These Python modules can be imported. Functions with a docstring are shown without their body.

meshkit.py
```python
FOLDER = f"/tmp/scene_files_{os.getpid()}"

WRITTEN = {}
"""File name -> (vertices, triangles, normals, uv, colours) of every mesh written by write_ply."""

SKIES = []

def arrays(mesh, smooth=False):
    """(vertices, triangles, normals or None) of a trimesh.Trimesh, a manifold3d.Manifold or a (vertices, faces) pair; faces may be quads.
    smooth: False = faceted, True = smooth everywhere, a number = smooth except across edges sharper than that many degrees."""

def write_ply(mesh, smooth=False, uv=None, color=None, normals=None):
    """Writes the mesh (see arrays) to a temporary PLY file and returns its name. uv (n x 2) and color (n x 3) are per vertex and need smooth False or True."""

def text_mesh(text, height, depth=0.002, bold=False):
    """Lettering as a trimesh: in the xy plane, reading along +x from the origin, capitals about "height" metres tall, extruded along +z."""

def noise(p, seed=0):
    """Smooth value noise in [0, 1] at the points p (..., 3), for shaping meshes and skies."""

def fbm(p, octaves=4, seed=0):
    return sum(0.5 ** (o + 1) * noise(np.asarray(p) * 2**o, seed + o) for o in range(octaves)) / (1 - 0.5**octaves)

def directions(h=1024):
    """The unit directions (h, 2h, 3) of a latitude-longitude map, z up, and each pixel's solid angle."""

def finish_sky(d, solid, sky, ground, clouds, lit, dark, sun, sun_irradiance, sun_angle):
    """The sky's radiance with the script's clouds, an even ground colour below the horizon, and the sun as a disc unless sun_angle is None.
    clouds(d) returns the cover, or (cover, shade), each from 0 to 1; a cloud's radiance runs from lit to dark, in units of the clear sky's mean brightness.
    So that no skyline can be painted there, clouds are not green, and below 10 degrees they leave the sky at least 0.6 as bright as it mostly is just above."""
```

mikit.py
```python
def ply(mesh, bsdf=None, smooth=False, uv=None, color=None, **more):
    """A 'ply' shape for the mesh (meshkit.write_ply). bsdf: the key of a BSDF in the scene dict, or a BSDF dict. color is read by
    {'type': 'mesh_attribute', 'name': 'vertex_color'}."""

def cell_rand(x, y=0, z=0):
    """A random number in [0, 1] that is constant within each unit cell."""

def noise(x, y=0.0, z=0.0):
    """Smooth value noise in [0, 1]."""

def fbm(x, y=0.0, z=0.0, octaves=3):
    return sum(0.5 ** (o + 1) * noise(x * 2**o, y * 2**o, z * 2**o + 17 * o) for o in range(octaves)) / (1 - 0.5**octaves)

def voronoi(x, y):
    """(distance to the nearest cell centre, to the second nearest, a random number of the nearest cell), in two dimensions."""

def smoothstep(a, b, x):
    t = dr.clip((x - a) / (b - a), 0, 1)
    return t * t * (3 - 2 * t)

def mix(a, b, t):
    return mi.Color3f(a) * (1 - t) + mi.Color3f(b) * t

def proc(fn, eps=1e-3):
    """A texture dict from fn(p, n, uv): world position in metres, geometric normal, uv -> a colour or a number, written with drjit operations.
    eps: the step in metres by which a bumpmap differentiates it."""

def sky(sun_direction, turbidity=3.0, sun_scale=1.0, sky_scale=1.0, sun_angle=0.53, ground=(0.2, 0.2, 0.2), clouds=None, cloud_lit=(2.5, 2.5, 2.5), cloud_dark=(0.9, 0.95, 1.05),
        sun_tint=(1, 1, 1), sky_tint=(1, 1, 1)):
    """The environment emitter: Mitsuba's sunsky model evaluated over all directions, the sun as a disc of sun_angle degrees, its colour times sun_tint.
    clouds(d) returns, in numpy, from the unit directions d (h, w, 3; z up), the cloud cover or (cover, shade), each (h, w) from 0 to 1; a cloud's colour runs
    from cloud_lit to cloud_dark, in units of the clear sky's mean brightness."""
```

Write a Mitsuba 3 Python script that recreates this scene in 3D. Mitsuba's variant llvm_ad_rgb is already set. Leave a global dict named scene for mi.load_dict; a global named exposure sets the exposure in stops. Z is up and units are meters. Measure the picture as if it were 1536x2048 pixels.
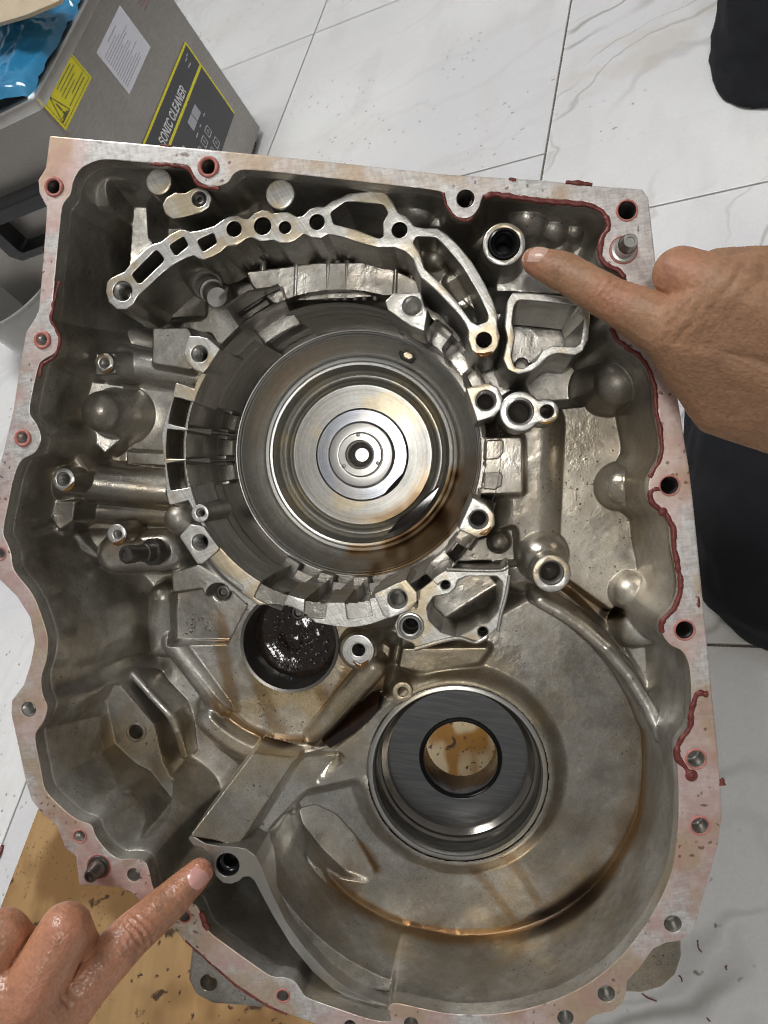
import math, numpy as np, trimesh, mitsuba as mi, drjit as dr, mikit, meshkit, mapbox_earcut, manifold3d
from shapely.geometry import Polygon
from mikit import noise as dn, fbm as dfbm, smoothstep as ss, mix
T = mi.ScalarTransform4f
scene, labels = {}, {}

# ------------------------------------------------------------------ camera, frames
F, CX, CY, CAMZ, H0 = 1650.0, 768.0, 1024.0, 0.625, 400.0      # focal length in photo pixels, camera height (m), camera to flange plane (mm)
def unit(v):
    v = np.asarray(v, float); return v / np.linalg.norm(v)
UPC = -unit([1750 - CX, 2080 - CY, F])                          # world up and flange normal in camera axes (x right, y down, z forward)
NRM = -unit([927 - CX, 927 - CY, F])
LX = unit(np.array([1, 0, 0]) - NRM[0] * NRM); LY = np.cross(NRM, LX)
ORG = np.array([0, 0, 1.0]) * H0 / (-NRM[2])
WX = unit(np.array([1, 0, 0]) - UPC[0] * UPC); WY = np.cross(UPC, WX)
W = np.array([WX, WY, UPC])
EYE = np.array([0, 0, CAMZ])
LM = W @ np.stack([LX, LY, NRM], 1)                              # housing axes -> world axes
LO = W @ ORG / 1000 + EYE                                       # housing origin in the world
fwd = W @ [0, 0, 1.0]; upw = W @ [0, -1.0, 0]
scene['camera'] = dict(type='perspective', fov_axis='x', fov=math.degrees(2 * math.atan(CX / F)), near_clip=0.02, far_clip=50.0,
                       to_world=T().look_at(origin=EYE.tolist(), target=(EYE + fwd).tolist(), up=upw.tolist()))
exposure = 0.08

def at(px, py, z=0.0):
    """photo pixel -> housing x, y in mm on the level z (mm above the flange face)"""
    r = np.array([px - CX, py - CY, F]); q = r * (-(H0 - z)) / (NRM @ r) - ORG
    return np.array([q @ LX, q @ LY])
def ats(pts, z=0.0): return np.array([at(x, y, z) for x, y in pts])
def mmpp(z): return (H0 - z) / F                                # mm per photo pixel at level z
def on_floor(px, py, z=0.0):
    r = W @ np.array([px - CX, py - CY, F]); q = EYE + r * ((z - CAMZ) / r[2]); return q[:2]
def to_world(v): return np.asarray(v) / 1000 @ LM.T + LO
def cam_point(px, py, dist):                                    # a point dist metres in front of the lens plane
    return W @ (np.array([(px - CX) / F, (py - CY) / F, 1.0]) * dist) + EYE

# ------------------------------------------------------------------ lights: two ceiling luminaires behind and above the photographer, weak room light
def lamp(key, centre, aim, w, h, power):
    scene[key] = dict(type='rectangle', to_world=T().look_at(origin=list(map(float, centre)), target=list(map(float, aim)), up=[0.3, 1, 0.1]) @ T().scale([w / 2, h / 2, 1]),
                      emitter=dict(type='area', radiance=dict(type='rgb', value=list(power))))
    labels[key] = dict(label=('slim' if w < .5 else 'broad') + ' ceiling lamp overhead, outside the picture', category='lamp')
nw = LM[:, 2]; lx_w, ly_w = LM[:, 0], LM[:, 1]
lamp('ceiling_lamp', LO + 1.9 * nw - 0.08 * lx_w + 0.12 * ly_w, LO, 0.12, 0.45, (36, 35, 33))
lamp('ceiling_lamp_001', LO + np.array([-0.35, 0.75, 2.0]), LO, 1.1, 0.5, (17.5, 17.5, 17.3))
scene['room_light'] = dict(type='constant', radiance=dict(type='rgb', value=[0.25, 0.248, 0.242]))

# ------------------------------------------------------------------ materials
_R = mi.ScalarMatrix4f
LMf, LOf = LM.astype(float), LO.astype(float)
def loc(p):
    """world point -> housing mm"""
    q = [p.x - LOf[0], p.y - LOf[1], p.z - LOf[2]]
    return [1000 * (q[0] * LMf[0, k] + q[1] * LMf[1, k] + q[2] * LMf[2, k]) for k in range(3)]
def bsdf(key, color, rough, metallic=0.0, bump=None, bscale=1.0, eps=3e-4, **kw):
    d = dict(type='principled', base_color=mikit.proc(color) if callable(color) else dict(type='rgb', value=list(color)),
             roughness=mikit.proc(rough) if callable(rough) else float(rough), metallic=float(metallic), **kw)
    if bump is not None:
        d = dict(type='bumpmap', bsdf=d, scale=float(bscale), tex=mikit.proc(bump, eps=eps))
    scene[key] = dict(type='twosided', bsdf=d)

def seg(x, y, p, q, z):
    """distance (mm) to the line between two pixels on level z, and how far along it"""
    a, b = at(*p, z), at(*q, z); e = b - a; L = float(e @ e); t = dr.clip(((x - float(a[0])) * float(e[0]) + (y - float(a[1])) * float(e[1])) / L, 0, 1)
    return dr.sqrt((x - float(a[0]) - t * float(e[0])) ** 2 + (y - float(a[1]) - t * float(e[1])) ** 2), t
BELL_C, ARC_C = at(915, 1512, -62), at(579, 1290, -60)
def wet(x, y, z):
    """(dark oil, amber oil) lying where it has run: along the foot of the bell wall, the pocket's arc, down the slopes"""
    w = (dfbm(x * .07, y * .07, z * .07, 3) - .5)
    dx, dy = x - float(BELL_C[0]), y - float(BELL_C[1]); r = dr.sqrt(dx * dx + dy * dy); a = dr.atan2(dy, dx); R = 381 * mmpp(-62)
    low = ss(.75, -.1, a) * ss(-2.6, -2.2, a); deep = z < -52
    amb = ss(4.2 + 3 * w, 1.2, dr.abs(r - R + 2.)) * low; dark = ss(7., 2., dr.abs(r - R + 2.5)) * ss(.45, .1, dr.abs(a + .95))
    amb = dr.maximum(amb, .5 * ss(17., 3., dr.abs(r - R + 2.)) * low * ss(.38, .62, dfbm(x * .04, y * .04, 3., 3)))
    dx, dy = x - float(ARC_C[0]), y - float(ARC_C[1]); r2 = dr.sqrt(dx * dx + dy * dy); a2 = dr.atan2(dy, dx); R2 = 205 * mmpp(-60)
    arc = ss(-.1, -.4, a2) * ss(-2.75, -2.4, a2)
    amb = dr.maximum(amb, ss(5. + 5 * w, .8, dr.abs(r2 - R2 + 1.6)) * arc); dark = dr.maximum(dark, .8 * ss(2.6 + 2 * w, .6, dr.abs(r2 - R2 + .6)) * ss(-.6, -1.0, a2) * ss(-2.0, -1.6, a2))
    for p, q, z0, wd, k in (((940, 1725), (1045, 1865), -62, 3.2, .75), ((1010, 1700), (1100, 1840), -62, 3.6, .6), ((430, 1240), (470, 1420), -60, 5., .8), ((500, 1330), (560, 1470), -60, 6., .7), ((640, 1380), (660, 1420), -60, 5., .7), ((700, 1330), (628, 1470), -56, 3., .9),
                            ((720, 1690), (752, 1738), -62, 3.5, 1.), ((230, 1530), (300, 1545), -78, 3., .8), ((300, 1545), (360, 1600), -78, 3., .9), ((360, 1600), (420, 1590), -78, 3., .9), ((1130, 1170), (1225, 1232), -62, 6., .8)):
        d, t = seg(x, y, p, q, z0); amb = dr.maximum(amb, k * ss(wd * (1.3 + 2 * w), wd * .3, d) * ss(-.05, .35, t + .2))
    d, t = seg(x, y, (1215, 1232), (1275, 1200), -62); dark = dr.maximum(dark, ss(5., 2., d)); d, t = seg(x, y, (640, 1480), (760, 1390), -58); dark = dr.maximum(dark, .8 * ss(7., 3., d)); d, t = seg(x, y, (1345, 1420), (1350, 1460), -66); dark = dr.maximum(dark, ss(9., 4., d + 3 * w))
    lvl = ss(-50., -58., z); return dr.clip(dark, 0, 1) * ss(-48., -54., z), dr.clip(amb, 0, 1) * lvl
def cast_col(p, n, uv):
    x, y, z = loc(p)
    a = dfbm(x * .02, y * .02, z * .02, 3); b = dfbm(x * .25 + 9, y * .25, z * .25, 4); c = dn(x * 1.6, y * 1.6, z * 1.6)
    col = mix((.28, .258, .225), (.55, .535, .50), ss(.32, .68, a * .8 + b * .2))
    col = mix(col, (.27, .225, .16), ss(.46, .7, dfbm(x * .045 + 3, y * .045 + 60, z * .045, 3)) * .45)
    film = ss(.50, .70, dfbm(x * .022 + 40, y * .022 + 3, z * .02, 4)) * (.2 + .5 * ss(60., -40., y))
    px, py = at(590, 1400, -60)
    film = dr.maximum(film, 1.25 * ss(56., 18., dr.sqrt((x - px) ** 2 + (y - py) ** 2)) * ss(.36, .62, dfbm(x * .06, y * .03 + 7, z * .05, 3)))
    px, py = at(1180, 1050, -58)
    film = dr.maximum(film, .5 * ss(55., 20., dr.sqrt((x - px) ** 2 + .4 * (y - py) ** 2)))
    col = mix(col, (.45, .335, .165), dr.minimum(film, 1.3) * .58)
    dark = ss(.60, .74, dfbm(x * .06 + 71, y * .06, z * .06, 4)) * .2
    col = mix(col, (.14, .11, .085), dark)
    dk, am = wet(x, y, z)
    col = mix(col, (.25, .14, .045), am * .82); col = mix(col, (.022, .010, .005), dk * .92)
    pits = ss(.84, .9, dn(x * .9 + 7, y * .9, z * .9)) * ss(.5, .65, dn(x * .07, y * .07, z * .07 + 5)); col = mix(col, (.07, .055, .04), pits * .8)
    return col * (.84 + .32 * c)
def cast_rough(p, n, uv):
    x, y, z = loc(p); dk, am = wet(x, y, z)
    r = .19 + .22 * ss(.36, .62, dfbm(x * .06 + 5, y * .06, z * .06, 4)) + .10 * dn(x * .7, y * .7, z * .7)
    return r * (1 - .65 * dr.maximum(dk, am * .7))
def cast_bump(p, n, uv):
    x, y, z = loc(p)
    return dn(x * 2.8, y * 2.8, z * 2.8) * .45 + dn(x * 1.3, y * 1.3, z * 1.3) * .6 + dn(x * .45, y * .45, z * .45) * .6 + dn(x * .12 + 3, y * .12, z * .12) * .5
bsdf('m_cast', cast_col, cast_rough, .84, cast_bump, 8e-5, 2e-4, clearcoat=.4, clearcoat_gloss=.93)

def brushed(x, y, ang, f):
    c, s = math.cos(ang), math.sin(ang)
    return dn((x * c + y * s) * f, (-x * s + y * c) * .12, 3.)
def mach_col(p, n, uv):
    x, y, z = loc(p)
    st = brushed(x, y, .6, 3.5) * .6 + brushed(x, y, 1.9, 2.0) * .4
    col = mix((.52, .505, .47), (.74, .73, .70), ss(.2, .8, st))
    gold = ss(.46, .66, dfbm(x * .07 + 20, y * .07, 2., 4)) * .6
    return mix(col, (.50, .37, .17), gold)
def mach_bump(p, n, uv):
    x, y, z = loc(p)
    return brushed(x, y, .6, 2.2) + brushed(x, y, 1.9, 1.6) * .6
bsdf('m_machined', mach_col, .34, .9, mach_bump, 2.5e-5)

def flange_col(p, n, uv):
    x, y, z = loc(p)
    st = dn(x * .3 + y * .1, y * 2.1 - x * .3, 1.) * .3 + dn(x * 1.7 + y * .4, y * .35, 2.) * .2 + .5 * dfbm(x * .5, y * .5, 4., 3)
    col = mix((.50, .48, .46), (.78, .77, .75), ss(.2, .8, st))
    pk = ss(.36, .62, dfbm(x * .045 + 3, y * .045 + 8, 0., 4)); pk2 = ss(.5, .72, dfbm(x * .12 + 13, y * .12, 5., 3))
    side = dr.maximum(ss(140., 40., y), ss(-140., -160., x))                     # the top stretch was scraped clean
    col = mix(col, (.72, .50, .45), (.04 + .66 * pk) * (.2 + .75 * side))
    gold = ss(.48, .66, dfbm(x * .03 + 50, y * .03, 9., 4))
    col = mix(col, (.50, .33, .17), gold * .6)
    col = mix(col, (.55, .30, .28), pk2 * .35 * side)
    sd_, s2_, sr_ = mikit.voronoi(x * .22 + .6 * dn(x * .5, y * .5, 1.), y * .22); spots = ss(.20, .12, sd_ / (.25 + sr_)) * ss(.5, .75, sr_) * ss(.42, .6, dn(x * .05, y * .05, 6.))
    col = mix(col, (.16, .08, .06), spots * .75); up = dr.abs(n.x * float(LM[0, 2]) + n.y * float(LM[1, 2]) + n.z * float(LM[2, 2]))
    return mix(cast_col(p, n, uv), col, ss(.6, .9, up))
def flange_bump(p, n, uv):
    x, y, z = loc(p)
    return dn(x * .5, y * 2.4 - x * .3, 1.) * .6 + dn(x * 2.2 + y * .4, y * .5, 2.) * .4 + dn(x * .25, y * .25, 1.) * 2.
bsdf('m_flange', flange_col, .42, .62, flange_bump, 3e-5)

def turn_col(cx, cy, a, b, gold):
    def f(p, n, uv):
        x, y, z = loc(p); r = dr.sqrt((x - cx) ** 2 + (y - cy) ** 2)
        col = mix(a, b, dn(r * 2.2, 1., 1.) * .7 + dn(r * .35, 4., 2.) * .3)
        m = dfbm(x * .05 + 4, y * .05, 1., 4)
        col = mix(col, (.52, .41, .22), gold * ss(.42, .66, m))
        return col * (.93 + .14 * dn(x * .6, y * .6, 2.))
    return f
def turn_bump(cx, cy):                                                            # lathe marks
    def f(p, n, uv):
        x, y, z = loc(p); r = dr.sqrt((x - cx) ** 2 + (y - cy) ** 2)
        return dn(r * 1.15, 1., 2.) + .5 * dn(r * 2.1, 5., 2.)
    return f
DC = at(716, 909, -118)                                                           # drum axis
BC = at(914, 1545, -56)                                                           # differential bore axis
def drum_col(p, n, uv):
    x, y, z = loc(p); dx, dy = x - float(DC[0]), y - float(DC[1]); r = dr.sqrt(dx * dx + dy * dy)
    col = mix(turn_col(*DC, (.27, .265, .25), (.40, .395, .375), .45)(p, n, uv), turn_col(*DC, (.36, .357, .345), (.54, .537, .52), .07)(p, n, uv), ss(43., 46., r))
    k = (dx * .62 - dy * .78) / dr.maximum(r, 1.) + .35 * (dn(x * .12, y * .12, 3.) - .5)            # toward the low side, where the oil has run
    oil = ss(.80, .97, k) * ss(38., 47., r) ; amb = ss(.5, .95, k) * ss(36., 46., r)
    w = ss(20., 16., dr.abs(dr.abs(dx * .62 - dy * .78) - 0.)) * 0.
    col = mix(col, (.34, .20, .06), amb * .75)
    return mix(col, (.045, .018, .006), oil * (.35 + .65 * dn(x * .09 + 3, y * .09, 1.)))
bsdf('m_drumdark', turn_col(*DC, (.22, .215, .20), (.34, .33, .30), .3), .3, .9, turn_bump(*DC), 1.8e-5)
bsdf('m_drum', drum_col, lambda p, n, uv: (lambda x, y, z: (.24 + .14 * dfbm(x * .08, y * .08, 2., 4)))(*loc(p)), .95)
bsdf('m_turned', turn_col(*BC, (.40, .39, .37), (.62, .60, .56), .35), .25, .95, turn_bump(*BC), 2e-5)
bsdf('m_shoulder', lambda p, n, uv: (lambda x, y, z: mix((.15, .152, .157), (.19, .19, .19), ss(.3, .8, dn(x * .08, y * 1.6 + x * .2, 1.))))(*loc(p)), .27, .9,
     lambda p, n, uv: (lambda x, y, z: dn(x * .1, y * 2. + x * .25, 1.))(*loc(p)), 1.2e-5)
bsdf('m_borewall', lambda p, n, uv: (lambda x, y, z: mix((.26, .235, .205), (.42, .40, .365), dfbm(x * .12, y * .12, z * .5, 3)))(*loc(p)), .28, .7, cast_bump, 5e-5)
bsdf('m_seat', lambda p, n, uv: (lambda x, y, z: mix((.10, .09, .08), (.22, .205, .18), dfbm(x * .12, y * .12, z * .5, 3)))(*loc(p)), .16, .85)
bsdf('m_steel', (.55, .54, .52), .28, .95)
bsdf('m_darksteel', (.16, .15, .14), .3, .9)
bsdf('m_thread', (.70, .69, .67), .24, .95)
bsdf('m_rubber', (.008, .008, .009), .2, 0., specular=.5)
bsdf('m_black', (.003, .003, .003), .5, 0.)
bsdf('m_oil', lambda p, n, uv: (lambda x, y, z: mix((.006, .002, .001), (.02, .006, .002), ss(.3, .8, dfbm(x * .09, y * .09, 1., 3))))(*loc(p)), .06, 0., specular=.5)
bsdf('m_amber', lambda p, n, uv: (lambda x, y, z: mix((.13, .05, .008), (.26, .125, .025), ss(.3, .7, dfbm(x * .12, y * .12, 1., 3))))(*loc(p)), .1, 0., specular=.5)
bsdf('m_sludge', lambda p, n, uv: (lambda x, y, z: mix((.006, .005, .004), (.035, .018, .008), dn(x * .5, y * .5, z * .5)))(*loc(p)), .1, 0.,
     lambda p, n, uv: (lambda x, y, z: dn(x * .9, y * .9, z) + dn(x * 2.2, y * 2.2, z) * .5)(*loc(p)), 5e-5, specular=.6)
bsdf('m_sealant', lambda p, n, uv: (lambda x, y, z: mix((.085, .014, .012), (.21, .045, .036), dn(x * .7, y * .7, z * .7)))(*loc(p)), .38, 0.)
bsdf('m_pink', (.46, .17, .14), .45, 0.)

def skin(oil, reg, green, spots=()):
    spots = [to_world(np.array([*at(x, y, z), z])).astype(float) for x, y, z in spots]
    def col(p, n, uv):
        a = dfbm(p.x * 40, p.y * 40, p.z * 40, 4); b = dn(p.x * 900, p.y * 900, p.z * 900); c = dfbm(p.x * 110 + 7, p.y * 110, p.z * 110, 3)
        k = mix(green, reg, ss(.3, .7, a))
        k = mix(k, (.16, .085, .055), ss(.6, .78, c) * .4)
        for q in spots:
            k = mix(k, (.46, .17, .105), .32 * ss(.017, .004, dr.sqrt((p.x - float(q[0])) ** 2 + (p.y - float(q[1])) ** 2 + (p.z - float(q[2])) ** 2)))
        grime = ss(.58, .72, dfbm(p.x * 240, p.y * 240, p.z * 240, 3)) * ss(.45, .62, dfbm(p.x * 50 + 9, p.y * 50, p.z * 50, 2)); k = mix(k, (.12, .07, .05), grime * oil)
        return k * (.86 + .28 * b)
    def bmp(p, n, uv):
        return dfbm(p.x * 420, p.y * 420, p.z * 420, 3) * 1.2 + dn(p.x * 1300, p.y * 1300, p.z * 1300) * .9
    return col, bmp
c1, b1 = skin(.10, (.345, .185, .105), (.275, .15, .085), [(1222, 590, 30), (1065, 530, 5), (1360, 545, 44)])
bsdf('m_skin', c1, .52, 0., b1, 2.2e-4, specular=.4)
c2, b2 = skin(.22, (.47, .215, .125), (.36, .165, .09), [(268, 1866, 30), (400, 1744, 0), (132, 1858, 54), (60, 1990, 62)])
bsdf('m_skin_oily', c2, .36, 0., b2, 2.4e-4, specular=.5, clearcoat=.7, clearcoat_gloss=.88)
bsdf('m_nail', (.60, .31, .27), .22, 0., clearcoat=.6, clearcoat_gloss=.93)
bsdf('m_nail_dull', (.52, .335, .265), .3, 0., clearcoat=.4, clearcoat_gloss=.9)
bsdf('m_cloth', lambda p, n, uv: mix((.002, .0025, .004), (.006, .007, .012), dfbm(p.x * 60, p.y * 60, p.z * 60, 3)), .9, 0.,
     lambda p, n, uv: dn(p.x * 1500, p.y * 1500, p.z * 300), 1.5e-4, sheen=.12)

# ------------------------------------------------------------------ mesh helpers (housing parts in mm)
def add(key, v, f, m, smooth=30, world=False):
    v = np.asarray(v, float)
    if not world: v = to_world(v)
    scene[key] = mikit.ply(trimesh.Trimesh(v, np.asarray(f), process=False), m, smooth=smooth)
    return key
COUNT = {}
def num(base):
    n = COUNT.get(base, 0); COUNT[base] = n + 1
    return base if n == 0 else f'{base}_{n:03d}'
def rp(pts, z=0.0, r=2.0, res=5, px=True):
    """photo polygon -> rounded shapely polygon in mm on level z"""
    g = Polygon(ats(pts, z) if px else pts).buffer(0)
    if r: g = g.buffer(-r, resolution=res).buffer(2 * r, resolution=res).buffer(-r, resolution=res)
    if g.geom_type != 'Polygon': g = max(g.geoms, key=lambda q: q.area)
    return g.simplify(.03)
def circ(c, r, n=40):
    a = np.arange(n) * 2 * np.pi / n; return Polygon(np.stack([c[0] + r * np.cos(a), c[1] + r * np.sin(a)], 1))
def ring_pts(r, step=2.5):
    c = np.asarray(r.coords)[:-1]; out = []
    for a, b in zip(c, np.roll(c, -1, 0)):
        k = max(1, int(np.ceil(np.linalg.norm(b - a) / step)))
        out += [a + (b - a) * i / k for i in range(k)]
    return np.array(out)
def vnorm(c):
    e = np.roll(c, -1, 0) - c; n = np.stack([e[:, 1], -e[:, 0]], 1); n /= np.linalg.norm(n, axis=1, keepdims=True) + 1e-9
    m = n + np.roll(n, 1, 0); m /= np.maximum((m * m).sum(1, keepdims=True), .5) / 2
    return m                                                                      # points to the right of travel, miter-scaled
def prism(g, z0, z1, bevel=.7, draft=0.0, topz=None, bottom=False, wob=0.0):
    """rounded polygon with holes, from z0 up to z1, bevelled at the top; topz(xy) tilts the top"""
    from shapely.geometry.polygon import orient
    g = orient(g, 1.0); rings = [ring_pts(g.exterior)] + [ring_pts(i, 1.6) for i in g.interiors]
    V, Fc, off = [], [], 0; caps, ends = [], []
    for ri_, c in enumerate(rings):
        n = len(c); nm = vnorm(c); bv = bevel if ri_ == 0 else min(bevel, .5)                                               # ccw outer: right = outside; cw hole: right = into the hole
        tz = np.full(n, z1) if topz is None else topz(c)
        lv = [(c + nm * draft * np.minimum(np.abs(tz - z0), 60)[:, None] / 50, np.full(n, z0)), (c, tz - bv), (c - nm * bv * .3, tz - bv * .3), (c - nm * bv, tz)]
        for xy, z in lv: V.append(np.column_stack([xy, z]))
        for k in range(3):
            i = np.arange(n); j = (i + 1) % n; a = off + k * n
            Fc += [np.stack([a + i, a + j, a + n + j], 1), np.stack([a + i, a + n + j, a + n + i], 1)]
        caps.append(np.column_stack([lv[3][0], np.arange(off + 3 * n, off + 4 * n)])); off += 4 * n
    V = np.vstack(V)
    if not Polygon(caps[0][:, :2], [q[:, :2] for q in caps[1:]]).is_valid:         # the bevel crosses itself: a cap of its own, cut clean
        caps, gi = [], g.buffer(-bevel * .9, join_style=2)
        for q in getattr(gi, 'geoms', [gi]):
            q = orient(q, 1.0); rs = [np.array(r.coords)[:-1] for r in [q.exterior, *q.interiors]]; sizes = [len(r) for r in rs]; c = np.vstack(rs)
            caps.append((np.column_stack([c, np.arange(len(V), len(V) + len(c))]), np.cumsum(sizes))); V = np.vstack([V, np.column_stack([c, np.full(len(c), z1) if topz is None else topz(c)])])
    else: caps = [(np.vstack(caps), np.cumsum([len(c) for c in caps]))]
    tris = []
    for cc, ends in caps:
        t = mapbox_earcut.triangulate_float64(np.ascontiguousarray(cc[:, :2]), ends.astype(np.uint32)).reshape(-1, 3); tri = cc[:, 2].astype(int)[t]
        a, b, c = (cc[t[:, k], :2] for k in range(3))
        fl = (b - a)[:, 0] * (c - a)[:, 1] - (b - a)[:, 1] * (c - a)[:, 0] < 0; tri[fl] = tri[fl][:, ::-1]; tris.append(tri)
    tri = np.vstack(tris); Fc = np.vstack(Fc + [tri])
    if bottom:                                                                    # flat underside: the same triangles at z0
        u = np.unique(tri); m = np.zeros(len(V), int); m[u] = np.arange(len(u)) + len(V); V2 = V[u].copy(); V2[:, 2] = z0; Fc = np.vstack([Fc, m[tri][:, ::-1]]); V = np.vstack([V, V2])
    return V, Fc
def lathe(prof, c, n=48, axis=None, origin=None):
    """[(r, z)...] turned about the local z axis through c, or about the direction axis through the 3-D origin"""
    prof = np.array(prof, float); a = np.arange(n) * 2 * np.pi / n; k = len(prof)
    V = np.stack([prof[:, None, 0] * np.cos(a), prof[:, None, 0] * np.sin(a), np.broadcast_to(prof[:, None, 1], (k, n))], -1).reshape(-1, 3)
    if axis is None: V = V + [c[0], c[1], 0]
    else:
        w = unit(axis); u = unit(np.cross(w, [0, .3, 1])); V = V[:, :1] * u + V[:, 1:2] * np.cross(w, u) + V[:, 2:] * w + np.asarray(origin)
    i, j = np.meshgrid(np.arange(k - 1), np.arange(n), indexing='ij'); j2 = (j + 1) % n
    q = np.stack([i * n + j, i * n + j2, (i + 1) * n + j2, (i + 1) * n + j], -1).reshape(-1, 4)
    return V, np.vstack([q[:, [0, 1, 2]], q[:, [0, 2, 3]]])
def tube(pts, r, sides=8, closed=False):
    p = np.asarray(pts, float); r = np.broadcast_to(r, (len(p),))
    t = (np.roll(p, -1, 0) - np.roll(p, 1, 0)) if closed else np.gradient(p, axis=0)
    t /= np.linalg.norm(t, axis=1, keepdims=True) + 1e-12
    a = np.cross(t, [0, 0, 1.0]); a /= np.linalg.norm(a, axis=1, keepdims=True) + 1e-9; b = np.cross(t, a)
    ang = np.arange(sides) * 2 * np.pi / sides; n = len(p)
    V = (p[:, None] + r[:, None, None] * (np.cos(ang)[None, :, None] * a[:, None] + np.sin(ang)[None, :, None] * b[:, None])).reshape(-1, 3)
    i, j = np.meshgrid(np.arange(n if closed else n - 1), np.arange(sides), indexing='ij'); i2 = (i + 1) % n
    q = np.stack([i * sides + j, i * sides + (j + 1) % sides, i2 * sides + (j + 1) % sides, i2 * sides + j], -1).reshape(-1, 4)
    Fc = np.vstack([q[:, [0, 1, 2]], q[:, [0, 2, 3]]])
    if not closed:
        V = np.vstack([V, p[:1], p[-1:]]); k = n * sides; j = np.arange(sides); j2 = (j + 1) % sides
        Fc = np.vstack([Fc, np.stack([j * 0 + k, j2, j], 1), np.stack([j * 0 + k + 1, (n - 1) * sides + j, (n - 1) * sides + j2], 1)])
    return V, Fc
def spline(pts, n=12, closed=False):
    p = np.asarray(pts, float); m = len(p); out = []
    for i in range(m if closed else m - 1):
        g = lambda k: p[k % m] if closed else p[min(max(k, 0), m - 1)]
        a, b, c, d = g(i - 1), g(i), g(i + 1), g(i + 2)
        for t in np.arange(n) / n:
            out.append(.5 * (2 * b + (c - a) * t + (2 * a - 5 * b + 4 * c - d) * t * t + (3 * b - a - 3 * c + d) * t ** 3))
    if not closed: out.append(p[-1])
    return np.array(out)
def join(parts):
    V, Fc, o = [], [], 0
    for v, f in parts: V.append(v); Fc.append(np.asarray(f) + o); o += len(v)
    return np.vstack(V), np.vstack(Fc)

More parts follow.
